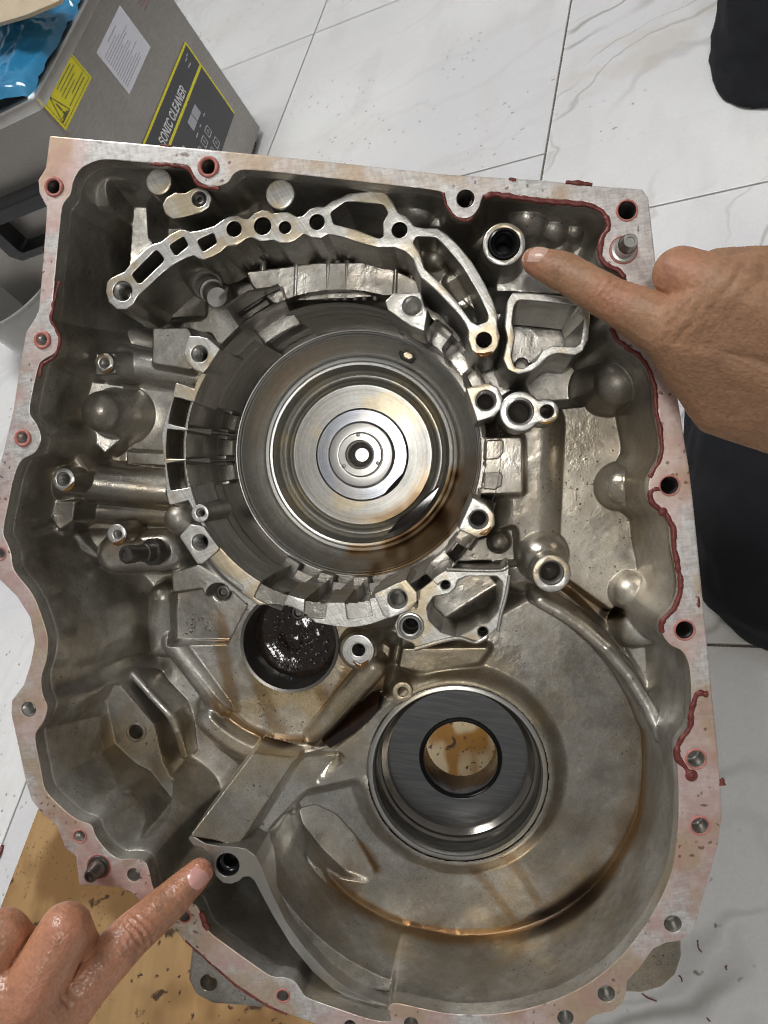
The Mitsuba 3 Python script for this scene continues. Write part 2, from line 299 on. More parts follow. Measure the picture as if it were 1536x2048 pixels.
# ------------------------------------------------------------------ floor tiles, cardboard
D2, D1 = np.array([.974, -.225]), np.array([.225, .974])
def vein_col(p, n, uv):
    u = p.x * .974 - p.y * .225; v = p.x * .225 + p.y * .974
    cu = dr.floor((u + .77) / .474); cv = dr.floor((v - .852) / .4845)
    s = mikit.cell_rand(cu, cv, 5.)
    q1 = dfbm(u * 3 + s * 9, v * 3, 1., 5) - .5; q2 = dfbm(u * 11 + 31, v * 11, 2. + s, 4) - .5
    a = u * .83 + v * .55; b = -u * .55 + v * .83 + .30 * q1 + .07 * q2
    right = ss(-.30, -.28, u); k = mi.Float(0.)
    for fr_, wd, g0, st in ((4.3, .10, .40, 1.), (9.5, .13, .44, .9), (21., .18, .47, .7)):
        t = b * fr_ + s * 7 + .5 * q2; i = dr.floor(t); e = dr.abs(t - i - .5); gate = ss(g0, g0 + .14, dfbm(a * 3.2 + i * 7.3 + s * 5, i * 3.1, 2., 3))
        k = dr.maximum(k, st * gate * ss(wd * (.25 + dn(a * 14, i, 5.)), .0, e))
    k = k * (.12 + .88 * right)
    cloud = dfbm(u * 2.6 + 4, v * 2.6 + s * 7, 3., 4)
    col = mix((.72, .715, .73), (.83, .83, .825), ss(.3, .7, cloud))
    col = mix(col, (.36, .355, .33), k * .85)
    tan = ss(.62, .74, dfbm(u * 5. + 60, v * 8., 5., 5)); col = mix(col, (.58, .52, .43), tan * (.10 + .3 * right))
    scuff = ss(.55, .75, dfbm(u * 18 + 3, v * 6., 2., 4)); col = mix(col, (.62, .61, .60), scuff * .25)
    vd, v2, vr = mikit.voronoi(p.x * 70 + dn(p.x * 300, p.y * 300, 1.) * .3, p.y * 70); spk = ss(.12, .05, vd / (.3 + vr)) * ss(.55, .9, vr) * ss(.5, .72, dn(p.x * 11, p.y * 11, 8.)); col = mix(col, (.16, .13, .11), spk * .75)
    return col * (.97 + .06 * dn(p.x * 700, p.y * 700, 1.))
bsdf('m_tile', vein_col, .16, 0., lambda p, n, uv: dn(p.x * 60, p.y * 60, 1.) + .3 * dn(p.x * 500, p.y * 500, 1.), 8e-5, specular=.45)
bsdf('m_grout', lambda p, n, uv: mix((.10, .085, .07), (.2, .17, .14), dn(p.x * 90, p.y * 90, 1.)), .9)
def quadsheet(c, ax, ay, hx, hy, z, n=1):
    v = [[*(np.asarray(c) + sx * hx * ax + sy * hy * ay), z] for sx, sy in ((-1, -1), (1, -1), (1, 1), (-1, 1))]
    return np.array(v), np.array([[0, 1, 2], [0, 2, 3]])
v, f = quadsheet((0, 0), np.array([1, 0]), np.array([0, 1]), 6, 6, -.0025); add('floor', v, f, 'm_grout', False, True)
labels['floor'] = dict(label='white marble tiled floor', kind='structure')
US = [-1.718, -1.244, -.77, -.296, .178, .652, 1.126]
for iu in range(len(US) - 1):
    o = .852 if US[iu] < -.3 else .72
    for iv in range(-3, 6):
        v0, v1 = o + iv * .4845, o + (iv + 1) * .4845; u0, u1 = US[iu], US[iu + 1]; g = .0013
        if (u0 + u1) / 2 > -.1 and v1 > 1.9: continue
        c = [D2 * u + D1 * v for u, v in ((u0 + g, v0 + g), (u1 - g, v0 + g), (u1 - g, v1 - g), (u0 + g, v1 - g))]
        vv, ff = prism(Polygon(np.array(c) * 1000), -8, 0, .6)
        add(num('floor__tile'), vv / 1000, ff, 'm_tile', False, True)
def card_col(p, n, uv):
    a = dfbm(p.x * 9, p.y * 9, 1., 4); b = dn(p.x * 260, p.y * 40, 1.)
    col = mix((.33, .18, .07), (.45, .28, .125), ss(.3, .7, a)); col = col * (.92 + .14 * b)
    oil = ss(.34, .58, dfbm(p.x * 14 + 3, p.y * 14, 7., 4)); col = mix(col, (.19, .095, .03), oil * .85)
    wx = dfbm(p.x * 160, p.y * 160, 1., 3) - .5; vd, v2, vr = mikit.voronoi(p.x * 45 + wx * 1.2, p.y * 70 + wx * .9); spot = ss(.30, .10, vd / (.1 + vr * vr * 1.3)) * ss(.1, .5, vr) * ss(.28, .46, dn(p.x * 14, p.y * 14, 4.)); vd, v2, vr = mikit.voronoi(p.x * 230 + 5 + wx, p.y * 190); spot2 = ss(.25, .1, vd) * ss(.6, .9, vr) * ss(.4, .6, dn(p.x * 20 + 9, p.y * 20, 4.))
    hx, hy = on_floor(925, 1515); hd = dr.sqrt((p.x - float(hx)) ** 2 + (p.y - float(hy)) ** 2); cr = ss(.50, .64, dfbm(p.x * 38, p.y * 22 + 4, 3., 3)); col = mix(col, mix((.50, .24, .045), (.86, .70, .44), cr), ss(.09, .05, hd))  # oily amber card below the bore; its brightness is light painted into the colour
    return mix(mix(col, (.035, .018, .010), spot * .9), (.05, .025, .012), spot2 * .7)
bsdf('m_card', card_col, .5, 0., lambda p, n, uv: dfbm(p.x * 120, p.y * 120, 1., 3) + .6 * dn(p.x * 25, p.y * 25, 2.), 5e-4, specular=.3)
cu = np.array([D2 * u + D1 * v for u, v in ((-.735, -.22), (-.2, -.26), (-.19, .03), (-.20, .20), (-.26, .40), (-.728, .36))])
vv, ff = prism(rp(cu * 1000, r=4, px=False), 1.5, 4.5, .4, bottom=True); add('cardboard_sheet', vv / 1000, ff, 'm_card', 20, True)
labels['cardboard_sheet'] = dict(label='oil-spotted tan cardboard sheet lying on the tiles under the metal casing', category='cardboard')

# ------------------------------------------------------------------ the cast inside of the housing: one height field (mm), cut at the bores
OUTER = [(99, 271), (250, 284), (400, 297), (650, 322), (895, 349), (1085, 360), (1170, 370), (1285, 378), (1297, 396), (1302, 440), (1312, 530), (1324, 640), (1345, 745), (1357, 804), (1365, 856), (1378, 934), (1386, 1000), (1392, 1060), (1405, 1190), (1415, 1294), (1427, 1419), (1435, 1497), (1441, 1575), (1443, 1640), (1435, 1695), (1420, 1750), (1404, 1804), (1393, 1845), (1385, 1864), (1362, 1882), (1333, 1886), (1307, 1898), (1279, 1937), (1255, 1962), (1253, 1984), (1246, 2006), (1227, 2023), (1190, 2031), (1169, 2048), (1130, 2076), (1050, 2088), (900, 2095), (800, 2090), (700, 2073), (626, 2046), (574, 2028), (533, 2010), (470, 1968), (418, 1924), (369, 1880), (345, 1859), (310, 1825), (281, 1802), (262, 1785), (240, 1776), (203, 1772), (158, 1770), (151, 1712), (130, 1697), (124, 1680), (112, 1650), (83, 1626), (62, 1600), (49, 1554), (34, 1483), (22, 1429), (23, 1402), (46, 1371), (60, 1330), (69, 1285), (60, 1235), (34, 1194), (0, 1160), (-18, 1130), (-22, 1090), (-18, 1000), (-8, 950), (6, 905), (14, 870), (26, 820), (38, 740), (44, 706), (52, 664), (70, 636), (77, 620), (84, 540), (91, 450), (93, 414), (78, 386), (76, 360), (91, 336)]
INNER = [(126, 409), (141, 388), (147, 362), (160, 339), (182, 326), (213, 319), (286, 325), (365, 329), (379, 337), (391, 357), (408, 369), (430, 373), (455, 365), (470, 346), (500, 340), (620, 352), (760, 368), (872, 381), (890, 393), (896, 415), (911, 432), (929, 437), (946, 431), (958, 415), (964, 398), (975, 388), (1036, 393), (1166, 404), (1194, 412), (1211, 426), (1218, 444), (1213, 460), (1203, 481), (1199, 501), (1208, 525), (1231, 538), (1252, 556), (1255, 590), (1238, 625), (1225, 650), (1235, 678), (1272, 703), (1297, 734), (1310, 772), (1314, 818), (1325, 880), (1322, 915), (1310, 937), (1299, 958), (1297, 981), (1303, 1002), (1322, 1018), (1338, 1034), (1345, 1055), (1350, 1100), (1360, 1146), (1362, 1185), (1350, 1216), (1328, 1238), (1323, 1263), (1339, 1289), (1363, 1302), (1376, 1325), (1381, 1360), (1382, 1415), (1378, 1453), (1359, 1484), (1353, 1502), (1355, 1540), (1357, 1601), (1354, 1674), (1344, 1739), (1320, 1799), (1281, 1864), (1229, 1925), (1164, 1974), (1086, 2008), (999, 2027), (908, 2028), (846, 2017), (790, 2006), (776, 2018), (780, 2042), (740, 2038), (690, 2022), (647, 2007), (613, 1994), (601, 1978), (588, 1962), (566, 1954), (543, 1952), (509, 1930), (452, 1889), (418, 1862), (402, 1828), (388, 1808), (350, 1800), (318, 1790), (306, 1774), (299, 1744), (289, 1723), (260, 1717), (240, 1718), (216, 1703), (193, 1674), (182, 1650), (151, 1637), (115, 1607), (91, 1579), (83, 1543), (76, 1509), (71, 1470), (87, 1444), (95, 1415), (86, 1389), (83, 1356), (93, 1320), (96, 1280), (86, 1240), (65, 1188), (29, 1141), (23, 1110), (16, 1089), (7, 1069), (9, 1045), (18, 1001), (27, 958), (42, 922), (70, 905), (82, 877), (74, 849), (60, 826), (64, 789), (76, 737), (84, 722), (110, 705), (118, 677), (110, 654), (101, 638), (105, 610), (115, 500), (122, 435)]
def crom(pts, n=4):
    p = np.asarray(pts, float); out = []
    for i in range(len(p)):
        a, b, c, d = p[i - 1], p[i], p[(i + 1) % len(p)], p[(i + 2) % len(p)]
        for t in np.arange(n) / n: out.append(.5 * (2 * b + (c - a) * t + (2 * a - 5 * b + 4 * c - d) * t * t + (3 * b - a - 3 * c + d) * t ** 3))
    return np.array(out)
INNER = crom(INNER); gOUT, gIN = rp(OUTER, 0, 1.2), rp(INNER, 0, .6)
ST = .62
x0, y0, x1, y1 = gOUT.bounds
GX, GY = np.meshgrid(np.arange(x0, x1, ST), np.arange(y0, y1, ST))
HF = np.full(GX.shape, -78.0)
def seg_sd(poly, X, Y):
    """signed distance to a polygon (mm), positive inside"""
    c = ring_pts(poly.exterior, 1e9); d2 = np.full(X.shape, 1e12); ins = np.zeros(X.shape, bool)
    for (ax, ay), (bx, by) in zip(c, np.roll(c, -1, 0)):
        ex, ey = bx - ax, by - ay; L = ex * ex + ey * ey + 1e-12
        t = np.clip(((X - ax) * ex + (Y - ay) * ey) / L, 0, 1)
        d2 = np.minimum(d2, (X - ax - t * ex) ** 2 + (Y - ay - t * ey) ** 2)
        cr = (ay > Y) != (by > Y)
        ins ^= cr & (X < ex * (Y - ay) / (by - ay + 1e-15) + ax)
    return np.where(ins, 1, -1) * np.sqrt(d2)
def win(xa, ya, xb, yb):
    i0, i1 = np.searchsorted(GY[:, 0], [ya, yb]); j0, j1 = np.searchsorted(GX[0], [xa, xb])
    return slice(max(i0, 0), i1), slice(max(j0, 0), j1)
def smax(a, b, k):
    h = np.clip(.5 + .5 * (a - b) / k, 0, 1); return b + (a - b) * h + k * h * (1 - h)
def smin(a, b, k): return -smax(-a, -b, k)
def s3(t): t = np.clip(t, 0, 1); return t * t * (3 - 2 * t)
def plate(pts, z, w=5.0, r=2.5, mode='set', grad=None, anchor=None):
    grad = None if grad is None else np.array(grad); w = max(w * .6, 1.6)
    """raise or sink a region to level z with sloping sides w wide; grad: mm of z per mm along x, y from the anchor pixel"""
    if grad is None: g = rp(pts, z, r, 4)
    else:
        c = at(*anchor, z); q = ats(pts, z)
        for _ in range(4): q = np.array([at(x, y, float(np.clip(z + grad @ (p - c), -92, -2))) for (x, y), p in zip(pts, q)])
        g = rp(q, r=r, res=4, px=False)
    a = g.bounds; W_ = win(a[0] - w, a[1] - w, a[2] + w, a[3] + w)
    X, Y = GX[W_], GY[W_]; t = s3(.5 + seg_sd(g, X, Y) / w); h = HF[W_]; zz = z
    if grad is not None:
        c = at(*anchor, z); zz = z + grad[0] * (X - c[0]) + grad[1] * (Y - c[1])
    if mode == 'max': zz = np.maximum(zz, h)
    if mode == 'min': zz = np.minimum(zz, h)
    HF[W_] = h * (1 - t) + zz * t
def dome(px, py, zt, rpx, k=3.0, squash=1.0):
    c = at(px, py, zt); R = rpx * mmpp(zt); W_ = win(c[0] - R * 2, c[1] - R * 2, c[0] + R * 2, c[1] + R * 2)
    d = np.hypot(GX[W_] - c[0], GY[W_] - c[1]); k *= .6; dc = np.minimum(d, .9 * R); h = zt - squash * (R - np.sqrt(R * R - dc * dc)) - np.maximum(d - .9 * R, 0) * 6
    HF[W_] = smax(HF[W_], h, k)
def bar(p, q, zp, zq, rpx, k=3.0, flat=0.0, side=3.0):
    """rounded ridge (a half-buried pipe) between two pixels, its crest at zp .. zq"""
    k *= .6; a, b = at(*p, zp), at(*q, zq); R = rpx * mmpp((zp + zq) / 2); e = b - a; L = e @ e
    W_ = win(min(a[0], b[0]) - R * 2, min(a[1], b[1]) - R * 2, max(a[0], b[0]) + R * 2, max(a[1], b[1]) + R * 2)
    X, Y = GX[W_], GY[W_]; t = np.clip(((X - a[0]) * e[0] + (Y - a[1]) * e[1]) / L, 0, 1)
    d = np.maximum(np.hypot(X - a[0] - t * e[0], Y - a[1] - t * e[1]) - flat * R, 0); R2 = R * (1 - flat)
    z = zp + (zq - zp) * t; h = z - R2 + np.sqrt(R2 * R2 - np.minimum(d, .92 * R2) ** 2) - np.maximum(d - .92 * R2, 0) * side * 2.2
    HF[W_] = smax(HF[W_], h, k)
def ridge(pts, zs, rpx, **kw):
    for i in range(len(pts) - 1): bar(pts[i], pts[i + 1], zs[i], zs[i + 1], rpx, **kw)
def groove(p, q, z, rpx, k=2.0):
    a, b = at(*p, z), at(*q, z); R = rpx * mmpp(z); e = b - a
    W_ = win(min(a[0], b[0]) - R, min(a[1], b[1]) - R, max(a[0], b[0]) + R, max(a[1], b[1]) + R); X, Y = GX[W_], GY[W_]
    t = np.clip(((X - a[0]) * e[0] + (Y - a[1]) * e[1]) / (e @ e), 0, 1); d = np.hypot(X - a[0] - t * e[0], Y - a[1] - t * e[1])
    HF[W_] = np.where(d < R, smin(HF[W_], z + d * d / R * 1.2 + np.maximum(d - R * .75, 0) * 20, k), HF[W_])

#HFBEGIN
# --- upper left chamber and the back window
plate([(150, 360), (330, 360), (420, 430), (420, 640), (110, 660), (112, 480)], -92, 10)
plate([(186, 378), (275, 394), (270, 525), (190, 490)], -66, 3, 1, grad=(-.22, .16), anchor=(230, 440))
ridge([(160, 392), (215, 368), (300, 374)], [-22, -17, -24], 36, k=2)
plate([(262, 396), (316, 400), (308, 545), (250, 565)], -48, 5, 2, grad=(-.22, .14), anchor=(285, 460))
plate([(330, 400), (432, 425), (440, 470), (330, 500)], -70, 6)
# --- top strip below the flange: a row of cast lumps
plate([(430, 380), (870, 385), (900, 440), (980, 395), (1210, 415), (1200, 560), (1010, 560), (860, 470), (780, 400), (640, 410), (440, 430)], -44, 8)
dome(480, 410, -30, 40); dome(560, 415, -28, 42); dome(830, 405, -22, 46); dome(880, 440, -30, 40); dome(905, 470, -34, 36)
dome(1056, 425, -16, 46); dome(1110, 450, -24, 32); dome(1150, 456, -27, 20); dome(1000, 420, -34, 40); dome(1120, 490, -34, 30); dome(960, 470, -32, 30)
bar((1056, 400), (1056, 440), -15, -20, 32, k=2)
plate([(985, 520), (1180, 520), (1205, 600), (1010, 590), (985, 590)], -36, 6)
# --- between the rail strands
plate([(835, 470), (885, 478), (960, 600), (960, 640), (880, 560)], -46, 5)
dome(868, 512, -34, 26); bar((855, 505), (885, 560), -36, -42, 22, flat=.4); bar((905, 560), (925, 600), -40, -46, 20, flat=.4)
# --- left block, with its cross pipes
plate([(95, 640), (380, 720), (420, 800), (380, 1000), (330, 1140), (60, 1160), (20, 1000), (70, 850)], -62, 14)
bar((100, 690), (400, 752), -46, -50, 34, k=8); bar((90, 650), (330, 690), -66, -62, 30, k=6)
plate([(300, 650), (380, 650), (405, 700), (385, 745), (300, 730)], -42, 5)
plate([(250, 770), (370, 780), (360, 960), (245, 960)], -64, 9)
plate([(150, 755), (252, 768), (246, 880), (208, 912), (178, 880), (140, 850)], -46, 4, 1.2, grad=(-.16, .03), anchor=(220, 830))
plate([(183, 702), (235, 700), (238, 752), (185, 758)], -32, 6, 2)
dome(190, 821, -22, 47, k=3)
plate([(112, 870), (160, 930), (70, 975), (55, 970)], -40, 7); bar((112, 868), (165, 945), -30, -34, 16, k=5)
bar((124, 962), (350, 985), -36, -46, 42, k=6); bar((70, 985), (124, 962), -40, -26, 34, k=6)
bar((150, 1020), (340, 1030), -56, -56, 26, k=8); bar((45, 1080), (240, 1085), -58, -58, 26, k=10)
plate([(96, 998), (157, 996), (150, 1045), (118, 1068), (100, 1045)], -36, 6); ridge([(112, 1060), (116, 1100), (122, 1140)], [-38, -44, -56], 14, k=5)
plate([(120, 705), (185, 700), (190, 745), (128, 752)], -44, 4, 1.2, grad=(-.12, .06), anchor=(155, 725)); bar((92, 780), (140, 800), -24, -42, 12, k=2); bar((88, 830), (140, 835), -26, -44, 10, k=2); plate([(250, 900), (340, 905), (345, 935), (252, 930)], -58, 3, 1); bar((60, 1030), (98, 1020), -22, -40, 12, k=2); bar((150, 1075), (205, 1130), -50, -58, 12, k=3)
dome(355, 985, -38, 34, k=6); dome(350, 1040, -40, 34, k=6)
plate([(208, 1085), (260, 1075), (330, 1080), (325, 1150), (215, 1150)], -58, 7)
bar((225, 1110), (320, 1105), -48, -48, 42, k=4, flat=.45)
# --- bore land
cx, cy = at(668, 905, -24); d = np.hypot(GX - cx, GY - cy); RB = 296 * mmpp(-24)
an = np.degrees(np.arctan2(GY - cy, GX - cx)) % 360
def sector(a0, a1, soft): dd = np.minimum(an - a0, a1 - an); return s3(dd / soft + .5)
sl, sb = sector(146, 216, 8), sector(212, 298, 8)
land = np.maximum(-26 - 3.0 * np.maximum(d - RB - 5, 0) - 60 * (1 - sl), -26 - 3.0 * np.maximum(d - RB - 13, 0) - 60 * (1 - sb)); HF = np.where(d < RB + 30, smax(HF, land, 4), HF)
plate([(455, 560), (545, 560), (640, 690), (560, 730), (500, 660)], -74, 6, 2)
plate([(486, 540), (640, 520), (760, 520), (845, 560), (842, 600), (770, 596), (700, 602), (600, 606), (545, 612), (500, 575)], -50, 4, 2, grad=(-.02, .03), anchor=(660, 605))
# --- lower left: the long sloping side and the lozenge bracket
plate([(100, 1140), (340, 1150), (420, 1240), (420, 1420), (480, 1520), (420, 1640), (330, 1720), (130, 1650), (90, 1520), (100, 1300)], -80, 18, 4)
plate([(335, 1140), (400, 1120), (520, 1200), (700, 1240), (790, 1290), (770, 1400), (700, 1470), (600, 1500), (520, 1480), (430, 1400), (345, 1290)], -60, 9, 4)
bar((318, 1200), (318, 1290), -58, -62, 34, k=8); bar((340, 1290), (440, 1420), -56, -58, 26, k=8); ridge([(420, 1420), (455, 1480), (500, 1520)], [-62, -62, -66], 40, k=10)
# --- pump pocket land, its outer arc, the washer rib
cx, cy = at(579, 1290, -60); d = np.hypot(GX - cx, GY - cy); RP = 205 * mmpp(-60); ang = np.degrees(np.arctan2(GY - cy, GX - cx))
k = (ang < -20) & (ang > -150)
aw = np.minimum(s3((-14 - ang) / 14), s3((ang + 158) / 22)); HF = np.where((d > RP - 6) & (d < RP + 44), smax(HF, -61 + 6.5 * s3((d - RP) / 5) - 50 * s3((d - RP - 10) / 30) - 40 * (1 - aw), 2), HF)
plate([(352, 1183), (412, 1174), (418, 1190), (470, 1180), (500, 1208), (480, 1245), (462, 1281), (352, 1281)], -69, 2.0, .8)
groove((447, 1184), (448, 1184), -72, 30)
bar((745, 1340), (625, 1478), -46, -52, 25, k=2)
dome(716, 1302, -49, 44, k=4, squash=.3)
# --- right hand floor
plate([(1040, 760), (1330, 760), (1345, 900), (1310, 960), (1350, 1060), (1380, 1240), (1340, 1300), (1200, 1260), (1060, 1130)], -70, 9)
plate([(1120, 812), (1190, 806), (1245, 814), (1258, 850), (1262, 920), (1238, 950), (1228, 985), (1238, 1012), (1275, 1035), (1290, 1090), (1300, 1140), (1290, 1172), (1222, 1226), (1150, 1175), (1085, 1130), (1040, 1140), (1020, 1000), (1046, 840)], -58, 5, 2)
bar((1060, 850), (1050, 1120), -48, -52, 70, k=14, flat=.3)
plate([(1030, 740), (1180, 720), (1230, 780), (1240, 805), (1120, 808), (1060, 815)], -76, 9)
dome(1240, 762, -26, 50, k=6); dome(1215, 790, -40, 30, k=4); bar((1255, 975), (1320, 975), -34, -12, 44, k=5)
bar((1270, 1190), (1330, 1225), -44, -24, 42, k=6)
dome(1290, 1270, -42, 46, k=6); plate([(1235, 1290), (1300, 1285), (1310, 1340), (1350, 1420), (1300, 1400), (1260, 1340)], -58, 8)
plate([(1330, 1290), (1372, 1320), (1378, 1440), (1340, 1470), (1320, 1400)], -70, 8)
dome(1090, 1120, -36, 52, k=4)
# --- differential bell
cx, cy = at(915, 1512, -62); d = np.hypot(GX - cx, GY - cy); RD = 381 * mmpp(-62)
lip = 186 * mmpp(-56)
prof = -63 + 2.0 * s3((RD - 14 - d) / 40) + 7 * s3((lip + 11 - np.hypot(GX - BC[0], GY - BC[1])) / 11)
wall = prof + np.maximum(d - RD, 0) * 5.0
gB = rp([(850, 1330), (1010, 1230), (1085, 1190), (1150, 1230), (1250, 1330), (1325, 1450), (1352, 1520), (1358, 1620), (1345, 1745), (1281, 1866), (1165, 1977), (1000, 2030), (850, 2018), (700, 2000), (600, 1925), (520, 1800), (495, 1720), (575, 1585), (700, 1490), (770, 1400)], -20, 4)
sB = seg_sd(gB, GX, GY)
t = s3(.5 + sB / 16); HF = HF * (1 - t) + np.where(d > RD - 6, np.minimum(smax(prof, -63 + (d - RD) * 8.0, 6), -20), prof) * t
ridge([(575, 1588), (600, 1680), (650, 1770), (755, 1866)], [-55, -57, -58, -61], 9, k=2)
plate([(588, 1602), (640, 1590), (676, 1612), (715, 1665), (754, 1738), (735, 1760), (690, 1745), (640, 1700), (600, 1650)], -80, 6, 3, grad=(.22, -.24), anchor=(620, 1625))
# --- platform, hub saddle and gasket-plate surroundings
plate([(640, 1510), (790, 1395), (800, 1480), (740, 1560), (610, 1590), (560, 1600)], -56, 12)
plate([(506, 1502), (600, 1512), (600, 1560), (545, 1640), (492, 1706), (440, 1690), (374, 1674)], -13, 2.2, 1.5, grad=(-.5, -.45), anchor=(430, 1680))
plate([(600, 1512), (700, 1495), (600, 1600), (500, 1712), (478, 1702)], -32, 9, 2, grad=(-.45, -.35), anchor=(500, 1690))
plate([(800, 1290), (980, 1290), (1040, 1160), (1060, 1200), (960, 1330), (850, 1350), (790, 1340)], -58, 7)
plate([(925, 870), (1048, 870), (1050, 990), (945, 995)], -46, 5); plate([(935, 1080), (1030, 1050), (1035, 1125), (895, 1130)], -60, 6)
dome(1000, 1085, -50, 22)
# --- fence side chamber
plate([(400, 1815), (440, 1775), (505, 1745), (530, 1815), (600, 1918), (690, 1985), (765, 2018), (735, 2030), (610, 1985), (560, 1945), (450, 1880), (415, 1860)], -88, 6, 2)
# --- tubular rib over the right edge of the bell
ridge([(1085, 1207), (1120, 1226), (1165, 1256), (1215, 1300), (1262, 1356), (1300, 1420), (1325, 1478)], [-34] * 3 + [-33, -32, -30, -26], 15, k=2, side=7)
#HFEND
# --- walls up to the flange
sI = seg_sd(gIN, GX, GY)
yy = GY; lower_left = s3((-60 - GX) / 60) * s3((yy + 0) / -60)
inb = s3((GX + 60) / 20) * s3((-110 - GY) / 20); slope = 6.0 - 2.0 * lower_left - 1.5 * s3((-100 - GX) / 40) + 9 * inb
HF = smax(HF, -9.5 - np.maximum(sI, 0) * slope, 3 + 4 * lower_left)
HF = np.where(sI < 0, -9.2, HF)
HF = HF + lower_left * s3((sI - 2) / 6) * s3((40 - sI) / 15) * 2.2 * np.sin(.27 * (GY - .55 * GX) + 1.2 * np.sin(.05 * GX)) * (.5 + .5 * np.sin(.06 * GY + 1.0))
plate([(229, 1362), (252, 1378), (312, 1448), (330, 1530), (368, 1596), (345, 1606), (300, 1545), (268, 1528), (228, 1490), (209, 1400)], -55, 3, 1.5, grad=(-.10, .12), anchor=(268, 1464))
ridge([(263, 1350), (300, 1392), (338, 1432), (352, 1462), (368, 1512)], [-58, -58, -58, -60, -66], 10, k=2, side=6)
P3 = np.stack([GX, GY, HF], -1)
HF = HF + (meshkit.fbm(P3 * .03, 2, 3) - .5) * 1.0 + (meshkit.fbm(P3 * .2, 2, 8) - .5) * .16
keep = seg_sd(rp(INNER, 0, .6).buffer(6).simplify(.2), GX, GY) > 0
HOLES = [(at(455, 1730, -11), 7.4)]                                                                        # (centre mm, radius mm): where machined bores replace the casting
BORE_C, BORE_R = at(668, 905, -26), 301 * mmpp(-26)
POCK_C, POCK_R = at(579, 1286, -60), 96 * mmpp(-60)
HOLES += [(BORE_C, BORE_R + 1.2), (POCK_C, POCK_R + .8), (BC, 181 * mmpp(-56))]
for c, r in HOLES: keep &= np.hypot(GX - c[0], GY - c[1]) > r
for px, py, z, rpx in ((272, 1464, -55, 15), (1043, 730, -70, 13)):
    c = at(px, py, z); HOLES.append((c, rpx * mmpp(z))); keep &= np.hypot(GX - c[0], GY - c[1]) > rpx * mmpp(z)
HS = 'transmission_housing'
def height(px, py, z=-60):
    c = at(px, py, z); jj = int(np.clip(round((c[0] - GX[0, 0]) / ST), 0, GX.shape[1] - 1)); ii = int(np.clip(round((c[1] - GY[0, 0]) / ST), 0, GX.shape[0] - 1)); return HF[ii, jj]
labels[HS] = dict(label='open aluminium transmission housing, oily inside, leaning face up over the cardboard', category='transmission housing')

# ------------------------------------------------------------------ housing: flange, outside wall, threaded holes
def hp(base): return num(HS + '__' + base)
def hole(px, py, rpx, z, depth=16, thread=True, bottom='m_darksteel', mat='m_thread', cone=2.0):
    c = at(px, py, z); r = rpx * mmpp(z) - .12
    prof = [(r + .1, z - .5)]; zz = z - 1.2
    while zz > z - depth:
        prof += ([(r, zz), (r - .45, zz - .55)] if thread else [(r, zz), (r, zz - .55)]); zz -= 1.1
    prof += [(r - .5, z - depth)]
    v, f = lathe(prof, c, 32); k = add(hp('threaded_hole' if thread else 'bolt_hole'), v, f[:, ::-1], mat, 40)
    v, f = lathe([(r - .4, z - depth + .1), (r * .5, z - depth - cone * .6), (.02, z - depth - cone)], c, 24)
    add(k + '__hole_bottom', v, f[:, ::-1], bottom, 40)
def cut(g, holes, z):
    for px, py, rpx in holes: g = g.difference(circ(at(px, py, z), rpx * mmpp(z)))
    return g
FH = [(108, 374, 14, 0), (417, 334, 15, 0), (931, 397, 17, 0), (1254, 421, 18, 0), (85, 680, 13, 1), (46, 876, 13, 1), (-1, 1107, 11, 1), (57, 1419, 16, 1), (160, 1672, 12, 1), (267, 1750, 14, 2), (369, 1832, 13, 2), (566, 1991, 13, 2), (700, 2052, 12, 2), (822, 2048, 14, 2), (1131, 2036, 16, 2), (1213, 1988, 17, 2), (1346, 1848, 17, 2), (1400, 1651, 17, 2), (1392, 1518, 17, 2), (1369, 1260, 17, 0), (1339, 971, 17, 0)]
g = cut(gOUT.difference(gIN), [(a, b, r) for a, b, r, k in FH], 0)
v, f = prism(g, -9, 0, .6); add(hp('flange'), v, f, 'm_flange', 35)
labels[HS + '__flange'] = dict(label='machined mating flange stained with old red sealant')
for a, b, r, k in FH:
    hole(a, b, r, 0, 20 if k == 0 else 11, thread=k < 2, bottom='m_black' if k == 0 else 'm_steel', mat='m_thread' if k else 'm_darksteel', cone=5 if k == 2 else 2)
# outside: side wall below the flange, floor pan, snout and two mounting ears
from shapely.geometry.polygon import orient
c = ring_pts(orient(gOUT.buffer(-3).simplify(.3), 1.0).exterior, 6); n = len(c); nm = vnorm(c)
lv = [np.column_stack([c, np.full(n, -7.0)]), np.column_stack([c - nm * 1.0, np.full(n, -40.0)]), np.column_stack([c - nm * 7, np.full(n, -86.0)]), np.column_stack([c - nm * 16, np.full(n, -104.0)])]
i = np.arange(n); j = (i + 1) % n
fs = [np.vstack([np.stack([k * n + j, k * n + i, k * n + n + i], 1), np.stack([k * n + j, k * n + n + i, k * n + n + j], 1)]) for k in range(3)]
add(hp('outer_wall'), np.vstack(lv), np.vstack(fs), 'm_cast', 40)
gb = rp(lv[3][:, :2], r=0, px=False)
for cc, rr in ((BORE_C, BORE_R + 8), (BC, 46)): gb = gb.difference(circ(cc, rr, 64))
v, f = prism(gb, -108, -103.5, .3, bottom=True); add(hp('back_plate'), v, f, 'm_cast', 30)
v, f = lathe([(BORE_R + 9, -40), (BORE_R + 9, -146), (BORE_R, -156), (.05, -156)], BORE_C, 72); add(hp('clutch_snout'), v, f[:, ::-1], 'm_cast', 40)
EZ = -30
g = cut(rp([(420, 1880), (384, 1895), (376, 1960), (392, 1990), (425, 2008), (560, 2018), (560, 1960)], EZ, 3), [(417, 1966, 18)], EZ)
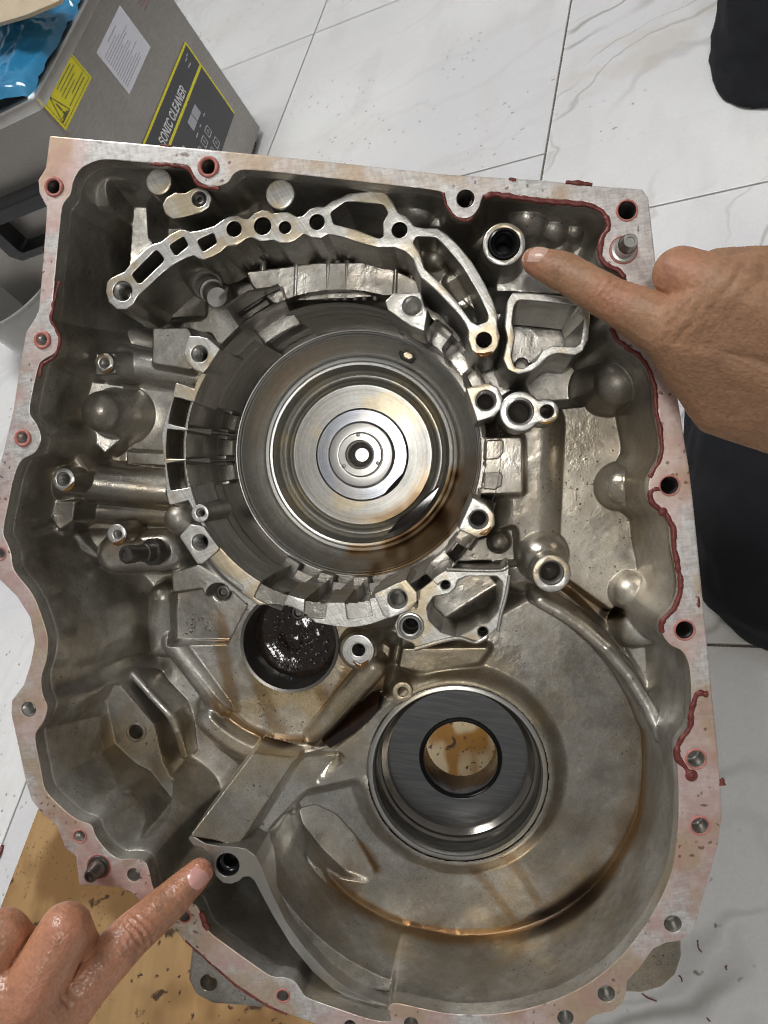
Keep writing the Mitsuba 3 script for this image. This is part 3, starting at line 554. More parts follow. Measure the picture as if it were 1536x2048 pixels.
v, f = prism(g, -46, EZ, 1.5, bottom=True); add(hp('mounting_ear'), v, f, 'm_cast', 35); hole(417, 1966, 18, EZ, 12, False, 'm_cast', 'm_cast')
g = rp([(1290, 1880), (1362, 1870), (1363, 1915), (1352, 1950), (1325, 1975), (1285, 1987), (1240, 1985), (1230, 1940)], EZ, 3)
v, f = prism(g, -46, EZ, 1.5, bottom=True); add(hp('mounting_ear'), v, f, 'm_cast', 35)
# dowel sleeves standing on the flange
for (bx, by), (tx, ty), r in (((1247, 500), (1257, 481), 18), ((198, 1733), (171, 1758), 18)):
    c = at(bx, by, 0); R = r * .242; hz = 16.0 if bx > 500 else 11.0
    v, f = lathe([(R + 1.5, .2), (R + 1.2, 1.0), (R, 1.1), (R, hz - 6), (R - .6, hz - 5), (R - .9, hz - 1), (R - 1.6, hz), (R * .45, hz), (R * .4, hz - 1.5), (.02, hz - 1.5)], c, 40)
    add(hp('dowel_pin'), v, f, 'm_darksteel' if bx < 500 else 'm_steel', 40)
    v, f = lathe([(R + 1.6, .05), (R + 2.1, .35), (R + 2.3, .02)], c, 40); add(hp('sealant_ring'), v, f[:, ::-1], 'm_pink')
# red sealant: rings round the bolt holes and beads along the inner edges
for px, py, rpx in ((108, 374, 17), (417, 334, 18), (85, 680, 15), (46, 876, 15), (160, 1672, 14), (1392, 1518, 19), (1400, 1651, 18), (1369, 1260, 19), (1339, 971, 19), (1254, 421, 19), (-1, 1107, 14), (566, 1991, 14), (369, 1832, 14)):
    c = at(px, py, 0); R = rpx * mmpp(0); a = np.arange(44) * 2 * np.pi / 44; fat = 1.0 if px < 420 and py < 900 else .5
    p = np.stack([c[0] + R * np.cos(a), c[1] + R * np.sin(a), np.full(44, .15)], 1)
    rr = fat * (.7 + .5 * meshkit.noise(np.stack([np.cos(a) * 2 + px, np.sin(a) * 2 + py, a * 0], -1), 5))
    v, f = tube(p, rr, 7, True); add(hp('sealant_ring'), v, f, 'm_pink', True)
BEADS = [([(300, 327), (340, 329), (366, 333), (380, 341), (391, 361), (408, 373), (440, 377)], 1.0), ([(886, 386), (893, 408), (908, 432), (929, 441), (946, 435)], .7), ([(968, 396), (982, 389), (1010, 390), (1036, 395), (1100, 402), (1166, 408), (1196, 416), (1213, 432), (1216, 455), (1205, 480), (1200, 503), (1210, 527), (1232, 540), (1252, 556)], 1.25),
         ([(1224, 655), (1234, 678), (1254, 694), (1274, 708), (1297, 738), (1310, 775), (1313, 815), (1318, 850), (1325, 884), (1322, 912), (1310, 936), (1299, 956)], 1.15), ([(1322, 978), (1310, 979), (1300, 986), (1303, 1004), (1320, 1020), (1337, 1033), (1346, 1056), (1350, 1100), (1359, 1146), (1361, 1185), (1349, 1216), (1328, 1240), (1323, 1264)], 1.2),
         ([(1416, 1388), (1400, 1386), (1389, 1398), (1384, 1425), (1380, 1452), (1361, 1483), (1354, 1500), (1357, 1520), (1374, 1538), (1384, 1550)], 1.5), ([(119, 562), (111, 590), (105, 615), (101, 640), (110, 656), (118, 678), (113, 704), (98, 720), (82, 735), (79, 756)], .8), ([(402, 1826), (408, 1845), (417, 1860)], 1.3),
         ([(369, 1881), (418, 1925), (470, 1969), (533, 2011), (575, 2030)], .6), ([(1396, 1192), (1399, 1216)], .8), ([(1131, 364), (1160, 366), (1186, 370)], 1.1), ([(1018, 358), (1032, 360)], .9), ([(1443, 1560), (1444, 1572)], 1.6), ([(320, 290), (345, 292)], .6)]
for pts, r in BEADS:
    p = spline([(*at(x, y, 0), -.25) for x, y in pts], 10); rr = r * 1.05 * (.45 + .55 * meshkit.noise(p * .35, 4) + .5 * meshkit.noise(p * 1.1, 9)); rr[0] *= .5; rr[-1] *= .7
    p = p + np.column_stack([(meshkit.noise(p * .3, 7 + k) - .5) * .9 for k in range(2)] + [np.zeros(len(p))])
    v, f = tube(p, rr, 8); v[:, 2] = np.where(v[:, 2] > 0, v[:, 2] * .6, v[:, 2]); add(hp('sealant_bead'), v, f, 'm_sealant', True)
v, f = lathe([(.02, 1.6), (1.6, 1.3), (2.6, .6), (3.0, 0)], at(1383, 1551, 0), 20); add(hp('sealant_bead'), v, f[:, ::-1], 'm_sealant', True)
v, f = lathe([(.02, .8), (1.6, .6), (2.2, 0)], at(1326, 1024, 0), 20); add(hp('sealant_bead'), v, f[:, ::-1], 'm_sealant', True)

# ------------------------------------------------------------------ valve-body rail and the machined bosses
RZ = -12
RAIL = [(211, 584), (213, 565), (221, 556), (235, 549), (249, 543), (262, 525), (282, 505), (304, 488), (322, 483), (341, 468), (361, 458), (372, 459), (380, 463), (400, 460), (429, 451), (438, 444), (445, 439), (460, 432), (476, 430), (486, 436), (496, 438), (508, 426), (525, 419), (537, 421), (546, 427), (560, 423), (575, 423), (587, 429), (594, 433), (606, 431), (620, 417), (635, 412), (648, 413), (664, 401), (682, 394), (697, 386), (742, 382), (768, 385), (776, 390), (787, 404), (797, 425), (813, 432), (822, 442), (829, 452), (850, 456), (875, 456), (896, 469), (914, 487), (930, 506), (945, 525), (960, 549), (971, 569), (987, 603), (996, 632), (995, 652), (1001, 674), (996, 693), (987, 706), (972, 713), (957, 712), (942, 699), (936, 678), (936, 660), (927, 642), (914, 625), (898, 609), (872, 581), (841, 555), (833, 539), (826, 518), (810, 503), (789, 495), (755, 495), (716, 485), (685, 474), (656, 469), (641, 477), (622, 475), (607, 468), (600, 474), (589, 482), (578, 486), (559, 486), (546, 480), (533, 482), (520, 483), (502, 475), (492, 478), (486, 483), (473, 491), (453, 493), (442, 504), (424, 514), (406, 520), (396, 517), (387, 511), (370, 517), (351, 527), (325, 546), (300, 570), (275, 593), (267, 608), (252, 619), (234, 619), (217, 604)]
g = rp(RAIL, RZ, .8)
for s in ([(263, 549), (311, 500), (317, 503), (328, 517), (325, 525), (281, 567), (275, 566)], [(338, 491), (367, 472), (377, 491), (351, 513)], [(393, 481), (427, 465), (434, 486), (406, 504)], [(661, 425), (690, 404), (706, 403), (766, 409), (776, 425), (766, 446), (767, 474), (758, 477), (714, 460), (667, 448)], [(826, 485), (833, 473), (872, 475), (888, 490), (925, 534), (943, 564), (958, 590), (976, 629), (975, 643), (955, 650), (942, 642), (914, 603), (888, 573), (849, 537), (839, 505)]):
    g = g.difference(rp(s, RZ, 1.2))
RH = [(245, 582, 20), (468, 458, 15), (525, 452, 17), (570, 455, 12), (634, 444, 15), (799, 460, 15), (968, 680, 15)]
g = cut(g, RH, RZ); v, f = prism(g, -58, RZ, .7, draft=2.5); add(hp('valve_body_rail'), v, f, 'm_rail', 35)
scene['m_rail'] = None                                                            # defined just below
labels[HS + '__valve_body_rail'] = dict(label='curved rail with machined top face and slots')
def face_or_cast(p, n, uv):                                                       # milled top faces, raw casting on the sides
    x, y, z = loc(p); up = n.x * float(LM[0, 2]) + n.y * float(LM[1, 2]) + n.z * float(LM[2, 2])
    return mix(cast_col(p, n, uv), mach_col(p, n, uv), ss(.8, .95, dr.abs(up)))
bsdf('m_rail', face_or_cast, .33, .9, lambda p, n, uv: cast_bump(p, n, uv) * .6 + mach_bump(p, n, uv) * .3, 6e-5)
for px, py, r in RH: hole(px, py, r, RZ, 26, thread=px < 300, bottom='m_black' if px > 300 else 'm_steel', mat='m_thread' if px < 300 else 'm_darksteel')
v, f = prism(circ(at(249, 588, RZ - 18), 3.8).difference(circ(at(252, 590, RZ - 18), 2.0)), RZ - 24, RZ - 18, .3); add(hp('threaded_hole'), v, f, 'm_thread')
def boss(poly, z, base, holes=(), bevel=.7, draft=1.5, r=1.0, m='m_rail', name='bolt_boss', depth=18, thread=True, bottom='m_darksteel', topz=None):
    g = cut(rp(poly, z, r), holes, z) if not hasattr(poly, 'area') else cut(poly, holes, z)
    v, f = prism(g, base, z, bevel, draft, topz); k = add(hp(name), v, f, m, 35)
    for px, py, rr in holes:
        hole(px, py, rr, z, depth, thread, bottom); HOLES.append((at(px, py, z), rr * mmpp(z)))
    return k
def disc(px, py, r, z): return circ(at(px, py, z), r * mmpp(z), 56)
boss(disc(317, 363, 27, -8), -8, -50, bevel=1.0, name='machined_pad')
boss([(324, 410), (332, 395), (350, 384), (370, 386), (382, 378), (396, 373), (415, 380), (424, 396), (418, 415), (402, 425), (370, 434), (345, 438), (330, 428)], -8, -60, [(398, 398, 15)], r=2, bottom='m_black')
v, f = lathe([(15 * .245, -8.3), (3.3, -8), (2.6, -9), (2.2, -8.6), (1.3, -9), (1.2, -12), (.02, -12)], at(398, 398, -8), 32); add(hp('orifice_plug'), v, f[:, ::-1], 'm_darksteel')
boss(disc(560, 388, 30, -10), -10, -50, bevel=1.0, name='machined_pad')
boss([(378, 672), (398, 672), (416, 676), (441, 698), (416, 736), (406, 747), (388, 740), (372, 723), (367, 705)], -20, -60, [(399, 708, 17)], depth=20, bottom='m_black')
boss([(380, 1048), (396, 1050), (408, 1053), (439, 1097), (434, 1104), (405, 1128), (394, 1128), (358, 1073)], -22, -60, [(400, 1085, 17)], depth=18, bottom='m_black')
boss(disc(400, 1027, 19, -22), -22, -60, [(401, 1026, 9)])
boss([(747, 1188), (812, 1158), (835, 1186), (835, 1203), (820, 1221), (781, 1237), (766, 1232)], -20, -60, [(795, 1198, 20)], depth=14, bottom='m_steel')
boss([(945, 994), (973, 1008), (989, 1029), (990, 1050), (974, 1071), (955, 1076), (916, 1059)], -20, -60, [(957, 1039, 19)])
boss([(932, 776), (976, 765), (996, 775), (1006, 797), (1002, 818), (989, 833), (954, 844)], -20, -60, [(972, 801, 20)])
boss([(770, 602), (787, 586), (842, 584), (849, 612), (856, 618), (849, 664), (820, 652), (775, 620)], -24, -60, [(824, 612, 19)], depth=10, bottom='m_steel', m='m_cast')
boss(disc(208, 725, 21, -28), -28, -45, [(208, 726, 10)], bevel=1.6)
boss(disc(126, 959, 26, -18), -18, -50, [(126, 958, 14)], bevel=1.6)
boss(disc(233, 1068, 22, -34), -34, -60, [(235, 1069, 9)], bevel=1.2)
boss(disc(1008, 488, 42, -4), -4, -44, [(1008, 488, 31)], draft=3, bevel=1.0, depth=24, thread=False, bottom='m_black')
v, f = lathe([(31 * .244, -5), (7.2, -3.6), (6.4, -3.3), (5.8, -4.4), (5.3, -5.5), (4.6, -5.0), (4.3, -6), (4.2, -20)], at(1008, 488, -5), 48); add(hp('oil_seal_sleeve'), v, f[:, ::-1], 'm_rubber', 50)
labels[HS + '__oil_seal_sleeve'] = dict(label='black rubber seal in the ring boss under the pointing finger')
g = rp([(1025, 585), (1047, 584), (1100, 589), (1172, 599), (1181, 622), (1177, 680), (1166, 702), (1150, 711), (1114, 707), (1096, 714), (1078, 733), (1062, 743), (1036, 749), (1015, 739), (1006, 718), (1015, 678), (1009, 652), (1014, 603)], -12, 1.5)
g = g.difference(rp([(1036, 600), (1049, 600), (1114, 606), (1158, 612), (1168, 640), (1161, 686), (1151, 694), (1106, 691), (1086, 701), (1073, 722), (1047, 737), (1030, 734), (1022, 712), (1030, 673), (1024, 645), (1028, 613)], -12, 1.5))
v, f = prism(g, -70, -12, .7, draft=2); add(hp('pocket_wall'), v, f, 'm_rail', 35)
lk = disc(1040, 823, 40, -20).union(disc(1093, 823, 25, -20)).union(rp([(1050, 803), (1095, 808), (1095, 838), (1050, 843)], -20, 0))
lk = lk.buffer(3).buffer(-5).buffer(2)
boss(lk, -20, -62, [(1040, 823, 23), (1094, 823, 13)], thread=False, bevel=1.0)
v, f = lathe([(28 * .2545, -19.9), (6.4, -19.6), (5.9, -20.2)], at(1040, 823, -20), 40); add(hp('hole_insert'), v, f[:, ::-1], 'm_thread')
boss(disc(1103, 1147, 38, -22), -22, -60, [(1103, 1146, 24)], bevel=1.0, draft=2)
# gasket plate with its cavity, below the bore
PZ = -34
g = rp([(834, 1183), (880, 1147), (893, 1140), (934, 1141), (1002, 1140), (1019, 1127), (1018, 1167), (1000, 1230), (995, 1256), (976, 1274), (955, 1287), (919, 1279), (877, 1287), (835, 1303), (826, 1288), (795, 1274), (788, 1251), (799, 1227), (835, 1209)], PZ, .8)
g = g.difference(rp([(916, 1160), (934, 1153), (994, 1153), (1005, 1165), (1003, 1190), (996, 1222), (976, 1246), (958, 1248), (940, 1262), (914, 1274), (882, 1264), (858, 1240), (854, 1214), (867, 1194), (898, 1188), (911, 1176)], PZ, 2))
boss(g, PZ, -72, [(891, 1170, 9), (966, 1264, 10), (821, 1252, 16)], name='gasket_plate', depth=12, thread=False, bottom='m_black')
v, f = lathe([(28 * mmpp(PZ), PZ + .1), (6.9, PZ + .8), (6.2, PZ + .9), (5.8, PZ + .1), (5.2, PZ + .9), (4.4, PZ + .7), (4.25, PZ - 2)], at(821, 1252, PZ), 44); add(hp('hole_insert'), v, f[:, ::-1], 'm_steel')
p = [(*at(x, y, PZ), PZ + .4) for x, y in ((893, 1139), (934, 1140), (1000, 1140), (1017, 1130))]; v, f = tube(spline(p, 8), 1.1); add(hp('plate_rib'), v, f, 'm_cast', True)
p = [(*at(x, y, PZ), PZ + .4) for x, y in ((829, 1298), (850, 1292), (880, 1283), (918, 1276), (952, 1284), (976, 1272))]; v, f = tube(spline(p, 8), 1.2); add(hp('plate_rib'), v, f, 'm_cast', True)
p = [(*at(x, y, PZ), PZ + .4) for x, y in ((1019, 1150), (1012, 1190), (1001, 1232), (996, 1262))]; v, f = tube(spline(p, 8), 1.0); add(hp('plate_rib'), v, f, 'm_cast', True)
boss(disc(716, 1301, 33, -44), -44, -60, [(717, 1300, 13)], bevel=.6, depth=16, thread=False, bottom='m_black', m='m_turnedpad')
WC = at(716, 1301, -44); bsdf('m_turnedpad', turn_col(*WC, (.5, .49, .47), (.78, .77, .74), .1), .3, .92, turn_bump(*WC), 3e-5)
c = at(272, 1464, -55); hr = 15 * mmpp(-55); v, f = lathe([(hr + 1.8, -54.6), (hr + .8, -54.0), (hr, -54.8), (hr, -80), (.02, -80)], c, 36); add(hp('bolt_hole'), v, f[:, ::-1], 'm_cast', 40)
c = at(1043, 730, -70); v, f = lathe([(14 * mmpp(-70), -68), (3.4, -69), (3.3, -84), (.02, -84)], c, 28); add(hp('bolt_hole'), v, f[:, ::-1], 'm_darksteel', 40)
# pump pocket: bolts and the round sludge-filled bore
def hexbolt(px, py, z, r, axis=None):
    c = at(px, py, z); R = r * mmpp(z)
    v, f = lathe([(R, z - 4), (R, z), (R - .5, z + .5), (R * .62, z + .6), (R * .55, z + .2), (R * .5, z - 1.5), (.02, z - 1.5)], c, 32); add(hp('socket_bolt'), v, f, 'm_darksteel', 35)
hexbolt(447, 1184, -68, 15)
v, f = lathe([(POCK_R + 2.6, -61.5), (POCK_R + 1.8, -59.0), (POCK_R + .2, -59.4), (POCK_R - .3, -60.4), (POCK_R - .6, -84), (POCK_R - 1.6, -86)], POCK_C, 80); add(hp('bearing_pocket'), v, f[:, ::-1], 'm_darksteel', 40)
c = POCK_C; rr = np.linspace(0, 1, 14); prof = [((POCK_R - .6) * q, -84.5 + .6 * math.sin(q * 9)) for q in rr[::-1]]; prof[-1] = (.02, prof[-1][1])
v, f = lathe(prof, c, 60); v[:, 2] += (meshkit.fbm(v * .12, 2, 2) - .5) * 1.0; add(hp('sludge_pool'), v, f[:, ::-1], 'm_sludge', True)
labels[HS + '__sludge_pool'] = dict(label='black oil sludge with metal flakes in the round pocket')
hexbolt(597, 1225, -81, 15)
rng = np.random.default_rng(5); bits = []
for k in range(230):
    a, q = rng.uniform(0, 6.28), (POCK_R - 3) * math.sqrt(rng.uniform(0, 1)); x, y = c[0] + q * math.cos(a) * .8 + 1, c[1] + q * math.sin(a) * .8 - 3
    s = rng.uniform(.15, .7); m = trimesh.creation.icosahedron(); bits.append((m.vertices * s * rng.uniform(.5, 1.3, 3) + [x, y, -83.2 + rng.uniform(0, 1.2)], m.faces))
for k in range(90):
    px, py = 370 + abs(rng.normal(0, 28)), 1262 - abs(rng.normal(0, 30)); s = rng.uniform(.15, .5); m = trimesh.creation.icosahedron(); bits.append((m.vertices * s + [*at(px, py, -68.6), -68.7], m.faces))
v, f = join(bits); add(hp('metal_flakes'), v, f, 'm_flake', False); labels[HS + '__metal_flakes'] = dict(label='metal and grit flakes in the oil', kind='stuff')
bsdf('m_flake', lambda p, n, uv: (lambda x, y, z: mix((.10, .03, .02), (.8, .78, .75), ss(.35, .65, dn(x * .8, y * .8, z))))(*loc(p)), .2, .7)
# spring plug and stud that lie across the casting
def rod(p0, z0, p1, z1, prof, m, name):
    a = np.array([*at(*p0, z0), z0]); b = np.array([*at(*p1, z1), z1]); v, f = lathe(prof, None, 36, b - a, a); return add(hp(name), v, f[:, ::-1] if False else f, m, 40)
rod((412, 566), -42, (440, 604), -22, [(9.5, -10), (9.2, 0), (8.6, 3), (7.8, 4), (6.5, 4)], 'm_cast', 'plug_housing')
rod((420, 577), -36, (448, 612), -18, [(5.8, 0), (5.8, 2.5), (6.6, 3), (6.6, 4.2), (5.7, 4.6), (5.7, 11), (5.3, 11.6), (5.3, 13), (.02, 13.2)], 'm_steel', 'spring_plug')
rod((304, 1104), -40, (254, 1109), -24, [(7.5, -4), (7.5, 1), (5.2, 1.2), (5.2, 6), (4.6, 6.3), (4.6, 13), (5.0, 13.2), (5.0, 18.5), (4.3, 19.4), (2.6, 19.6), (2.3, 18.6), (.02, 18.6)], 'm_darksteel', 'locating_stud')

# ------------------------------------------------------------------ clutch bore: splined wall with ring grooves, land teeth
def bore_wall():
    th = np.linspace(0, 2 * np.pi, 1081)[:-1]; px0 = np.degrees(th)
    zt = -25 - 22 * np.clip((60 - np.abs((px0 + 180) % 360 - 180 - 5)) / 12, 0, 1) - 12 * np.clip((32 - np.abs(px0 - 86)) / 6, 0, 1)
    zq = np.concatenate([[0, .008], np.linspace(.016, 1, 54)])
    deep = np.zeros(len(th))
    def slot(deg, half, dep):
        dd = np.abs((px0 - deg + 180) % 360 - 180); return dep * s3((half - dd) / .45 + .5)
    SL = [(deg, h, 11) for deg, h in ((177, 5.2), (165.5, 4.9), (188.2, 4.9))] + [(deg, h, 9) for deg, h in ((246, 5.5), (263, 4.0), (279, 4.5), (292, 4.2), (312, 4.5), (327, 4.0), (338, 4.5), (350, 5), (2, 5), (38, 5), (50, 4), (64, 5))] + [(118, 9, 16)]
    for s in SL: deep = np.maximum(deep, slot(*s))
    TH = np.broadcast_to(th, (len(zq), len(th))); Z = zt[None, :] + (-122 - zt[None, :]) * zq[:, None]; zs = zq
    r = BORE_R + .6 + 0.0 * Z + .012 * (-26 - Z)
    for zg in (-48, -53, -68, -84): r = r + 1.5 * np.exp(-((Z - zg) / .8) ** 2)
    r = r + 0.0
    r = r + np.where(Z > -104, deep[None, :], deep[None, :] * .15)
    r = r + .7 * np.array([1.0, .3] + [0] * 54)[:, None]
    V = np.stack([BORE_C[0] + r * np.cos(TH), BORE_C[1] + r * np.sin(TH), Z], -1).reshape(-1, 3); n = len(th)
    i, j = np.meshgrid(np.arange(len(zs) - 1), np.arange(n), indexing='ij'); j2 = (j + 1) % n
    q = np.stack([i * n + j, (i + 1) * n + j, (i + 1) * n + j2, i * n + j2], -1).reshape(-1, 4)
    return V, np.vstack([q[:, [0, 1, 2]], q[:, [0, 2, 3]]]), deep, th
v, f, deep, th = bore_wall(); add(hp('clutch_bore'), v, f, 'm_borewall', 35)
labels[HS + '__clutch_bore'] = dict(label='splined bore wall around the clutch drum')
from shapely.ops import unary_union
cutters = unary_union([circ(c, r + .2) for c, r in HOLES if abs(r - BORE_R) > 6 and np.hypot(*(c - BORE_C)) > 40] + [circ(POCK_C, POCK_R + 2.0, 64)])
for a0, a1, w0, w1 in ((146, 213, 3.0, 3.5), (215, 298, 8, 11)):
    k = (np.degrees(th) >= a0) & (np.degrees(th) <= a1); a = th[k]; ri = BORE_R + .72 + deep[k]; q = np.linspace(0, 1, k.sum()); env = np.max([np.roll(deep, m) for m in range(-14, 15, 2)], 0); ro = BORE_R + w0 + (w1 - w0) * q + .8 * np.sin(q * 19) + env[k] * (.95 if a0 < 200 else .35)
    pl = Polygon(np.vstack([np.stack([BORE_C[0] + ri * np.cos(a), BORE_C[1] + ri * np.sin(a)], 1), np.stack([BORE_C[0] + ro * np.cos(a), BORE_C[1] + ro * np.sin(a)], 1)[::-1]])).buffer(0).difference(cutters)
    for gg in getattr(pl, 'geoms', [pl]):
        if gg.area > 20:
            v, f = prism(gg.simplify(.02), -60, -24.4 if a0 < 200 else -23.9, .5, draft=2); add(hp('bore_land'), v, f, 'm_rail', 35)
for q in ([(972, 880), (1004, 878), (1008, 886), (1007, 906), (996, 918), (970, 920)], [(970, 946), (1000, 943), (1006, 952), (1003, 972), (990, 980), (966, 978)]):
    v, f = prism(rp(q, -44, 1.2), -70, -44, .8, draft=1); add(hp('spline_tooth'), v, f, 'm_cast', 35)
# ledge and the pads at the foot of the slots
v, f = lathe([(BORE_R - 4, -123), (BORE_R + 8, -123)], BORE_C, 72); add(hp('bore_ledge'), v, f, 'm_borewall', 40)
for deg in (177, 165.5, 188.2, 240, 257, 273):
    t0 = math.radians(deg); h = math.radians(3.6)
    q = [(BORE_C[0] + r * math.cos(x), BORE_C[1] + r * math.sin(x)) for r, x in ((BORE_R - 1.5, t0 - h), (BORE_R + 9, t0 - h), (BORE_R + 9, t0 + h), (BORE_R - 1.5, t0 + h))]
    v, f = prism(rp(q, r=.6, px=False), -124, -104, .6); add(hp('stop_pad'), v, f, 'm_cast', 35)
# ribbed shelf seen through the window above the bore
RIBZ = lambda xy: -51.9 + 0.03 * (xy[:, 1] - at(660, 605, -50)[1]) - .02 * (xy[:, 0] - at(660, 605, -50)[0])
for px, w in ((525, 8), (592, 12), (612, 8), (655, 10), (672, 7), (692, 9), (712, 7), (730, 8), (752, 8), (790, 12), (822, 8)):
    p0, p1 = at(px + 3, 522, -52), at(px - 2, 600, -50); pp = np.array([[*p0, RIBZ(p0[None])[0]], [*p1, RIBZ(p1[None])[0]]]); v, f = tube(np.linspace(pp[0], pp[1], 6), 1.3 + w * .09); add(hp('shelf_rib'), v, f, 'm_cast', True)

for c, r in HOLES: keep &= np.hypot(GX - c[0], GY - c[1]) > r + .25
idx = -np.ones(GX.shape, int); q = keep[:-1, :-1] & keep[1:, :-1] & keep[:-1, 1:] & keep[1:, 1:]
used = np.zeros(GX.shape, bool)
for a, b in ((0, 0), (1, 0), (0, 1), (1, 1)): used[a:a + q.shape[0], b:b + q.shape[1]] |= q
idx[used] = np.arange(used.sum()); V = np.stack([GX, GY, HF], -1)[used]
i, j = np.nonzero(q); A, B_, C, D_ = idx[i, j], idx[i, j + 1], idx[i + 1, j + 1], idx[i + 1, j]
add(HS + '__casting', V, np.vstack([np.stack([A, B_, C], 1), np.stack([A, C, D_], 1)]), 'm_cast', True)

# ------------------------------------------------------------------ clutch drum in the bore
DR = 'clutch_drum'
R = lambda rp_, z: rp_ * mmpp(z) * 1.022
def dl(name, prof, m='m_drum', n=128):
    v, f = lathe(prof, DC, n); return add(num(DR + '__' + name), v, f[:, ::-1], m, 35)
dl('rim', [(R(243, -112), -124), (R(243, -112), -112.5), (R(242, -112), -111.5), (R(240.5, -112), -111.6), (R(239, -112), -112.8), (R(237.5, -112), -113.0), (R(236.5, -113), -112.7), (R(235, -113), -113.6), (R(233.5, -114), -114.8), (R(232.5, -114), -114.9), (R(231.8, -115), -115.6), (R(231, -115), -117)])
dl('sloped_ring', [(R(231, -116), -117), (R(226, -118), -118.6), (R(190, -130), -131), (R(184, -132), -131.4), (R(182, -131), -129.2), (R(179, -130), -128.4), (R(175, -130), -128.6), (R(173, -131), -130)])
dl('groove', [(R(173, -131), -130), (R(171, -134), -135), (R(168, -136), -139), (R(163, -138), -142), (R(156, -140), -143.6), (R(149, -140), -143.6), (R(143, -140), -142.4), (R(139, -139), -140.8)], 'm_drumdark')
dl('dish', [(R(139, -139), -140.8), (R(137, -138), -139.6), (R(92, -138), -139.2)])
dl('washer', [(R(90.5, -137), -139.2), (R(90, -137), -137.6), (R(88, -137), -137.0), (R(66, -137), -136.8)], 'm_washer')
bsdf('m_washer', turn_col(*DC, (.27, .285, .32), (.40, .415, .45), .15), .24, .95, turn_bump(*DC), 1.5e-5)
dl('hub', [(R(66, -136), -137.2), (R(64, -133), -133.5), (R(62, -132), -132), (R(46, -132), -131.4), (R(43.5, -131), -131.8), (R(43, -130), -128.4), (R(41.5, -129), -127.4), (R(29, -129), -127.2), (R(27, -129), -128.4), (R(25.5, -129), -129.4), (R(24, -129), -128.8), (R(22.5, -129), -129.6), (R(22, -130), -146), (R(18, -132), -147)], 'm_steel', 96)
dl('shaft_end', [(R(20, -140), -147), (R(15.5, -136), -146), (R(15, -135), -140), (R(13.5, -134), -139), (.02, -139)], 'm_steel', 40)
for deg in (95, 215, 335):
    t = math.radians(deg); c = DC + R(39, -128) * np.array([math.cos(t), math.sin(t)]); v, f = prism(circ(c, 1.25, 14), -130, -127.0, .3); add(num(DR + '__notch_pin'), v, f, 'm_darksteel')
q = at(815, 712, -120); v, f = prism(rp([(805, 706), (812, 701), (826, 708), (827, 716), (818, 720), (806, 714)], -118, .8), -132, -118.5, .8); add(DR + '__drive_tab', v, f, 'm_machined', 35)
v, f = prism(rp([(797, 702), (808, 694), (832, 704), (835, 716), (822, 726), (800, 716)], -120, 1.5), -130, -121.5, .3); add(DR + '__tab_slot', v, f, 'm_black', 35)
v, f = lathe([(R(150, -140), -150.5), (.05, -150.5)], DC, 48); add(DR + '__back_disc', v, f[:, ::-1], 'm_darksteel')
labels[DR] = dict(label='round silver clutch drum seated in the large bore of the housing', category='clutch drum')

# ------------------------------------------------------------------ differential bearing bore and its seal
def bl(name, prof, m, n=112, flip=True):
    v, f = lathe(prof, BC, n); return add(hp(name), v, f[:, ::-1] if flip else f, m, 35)
Q = lambda a, z: a * mmpp(z)
bl('bearing_bore', [(Q(196, -55), -61), (Q(186, -55), -56), (Q(183, -55), -54.8), (Q(180, -54), -54.2), (Q(173, -54), -54.1), (Q(171, -55), -55), (Q(169.5, -56), -58)], 'm_turned')
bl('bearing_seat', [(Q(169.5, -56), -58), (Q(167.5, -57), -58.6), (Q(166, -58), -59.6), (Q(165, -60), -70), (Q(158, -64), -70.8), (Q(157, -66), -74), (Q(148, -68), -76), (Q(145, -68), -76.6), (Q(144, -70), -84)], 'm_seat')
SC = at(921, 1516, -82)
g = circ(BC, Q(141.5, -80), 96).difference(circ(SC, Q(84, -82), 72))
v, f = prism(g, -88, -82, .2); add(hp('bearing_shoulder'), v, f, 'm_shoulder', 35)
v, f = lathe([(Q(84.5, -82), -83), (Q(83, -80), -81.2), (Q(79, -79), -80.6), (Q(76, -79), -81.4), (Q(74, -80), -84), (Q(71, -84), -94), (Q(73, -88), -110)], SC, 80); add(hp('oil_seal'), v, f[:, ::-1], 'm_rubber', 40)
labels[HS + '__oil_seal'] = dict(label='black rubber oil seal ring around the lower through hole')
g = disc(805, 1384, 21, -53); boss(g, -53, -62, [(805, 1384, 10)], bevel=.8, depth=8, thread=False, bottom='m_black', m='m_machined')

# ------------------------------------------------------------------ fence between bell and side chamber, with its ring seal
FZ = -11
g = rp([(376, 1676), (386, 1690), (408, 1697), (415, 1706), (425, 1712), (424, 1730), (432, 1752), (446, 1766), (462, 1768), (478, 1762), (486, 1754), (498, 1753), (508, 1760), (521, 1785), (545, 1830), (580, 1887), (625, 1943), (665, 1978), (700, 1999), (738, 2014), (775, 2026), (786, 2017), (745, 2003), (700, 1981), (658, 1949), (614, 1902), (574, 1848), (545, 1790), (523, 1733), (511, 1712), (492, 1698), (470, 1694), (440, 1693), (410, 1687), (385, 1672)], FZ, .7)
g = g.buffer(.1).difference(circ(at(455, 1730, FZ), 25 * mmpp(FZ), 56))
v, f = prism(g, -90, FZ, .35, draft=.8, topz=lambda xy: FZ - .06 * np.maximum(xy[:, 0] - at(700, 2000, FZ)[0], 0)); add(hp('bell_fence'), v, f, 'm_fence', 35)
bsdf('m_fence', lambda p, n, uv: mix(cast_col(p, n, uv), (.56, .555, .54), .35), .34, .88, lambda p, n, uv: cast_bump(p, n, uv) * .5 + mach_bump(p, n, uv) * .3, 6e-5)
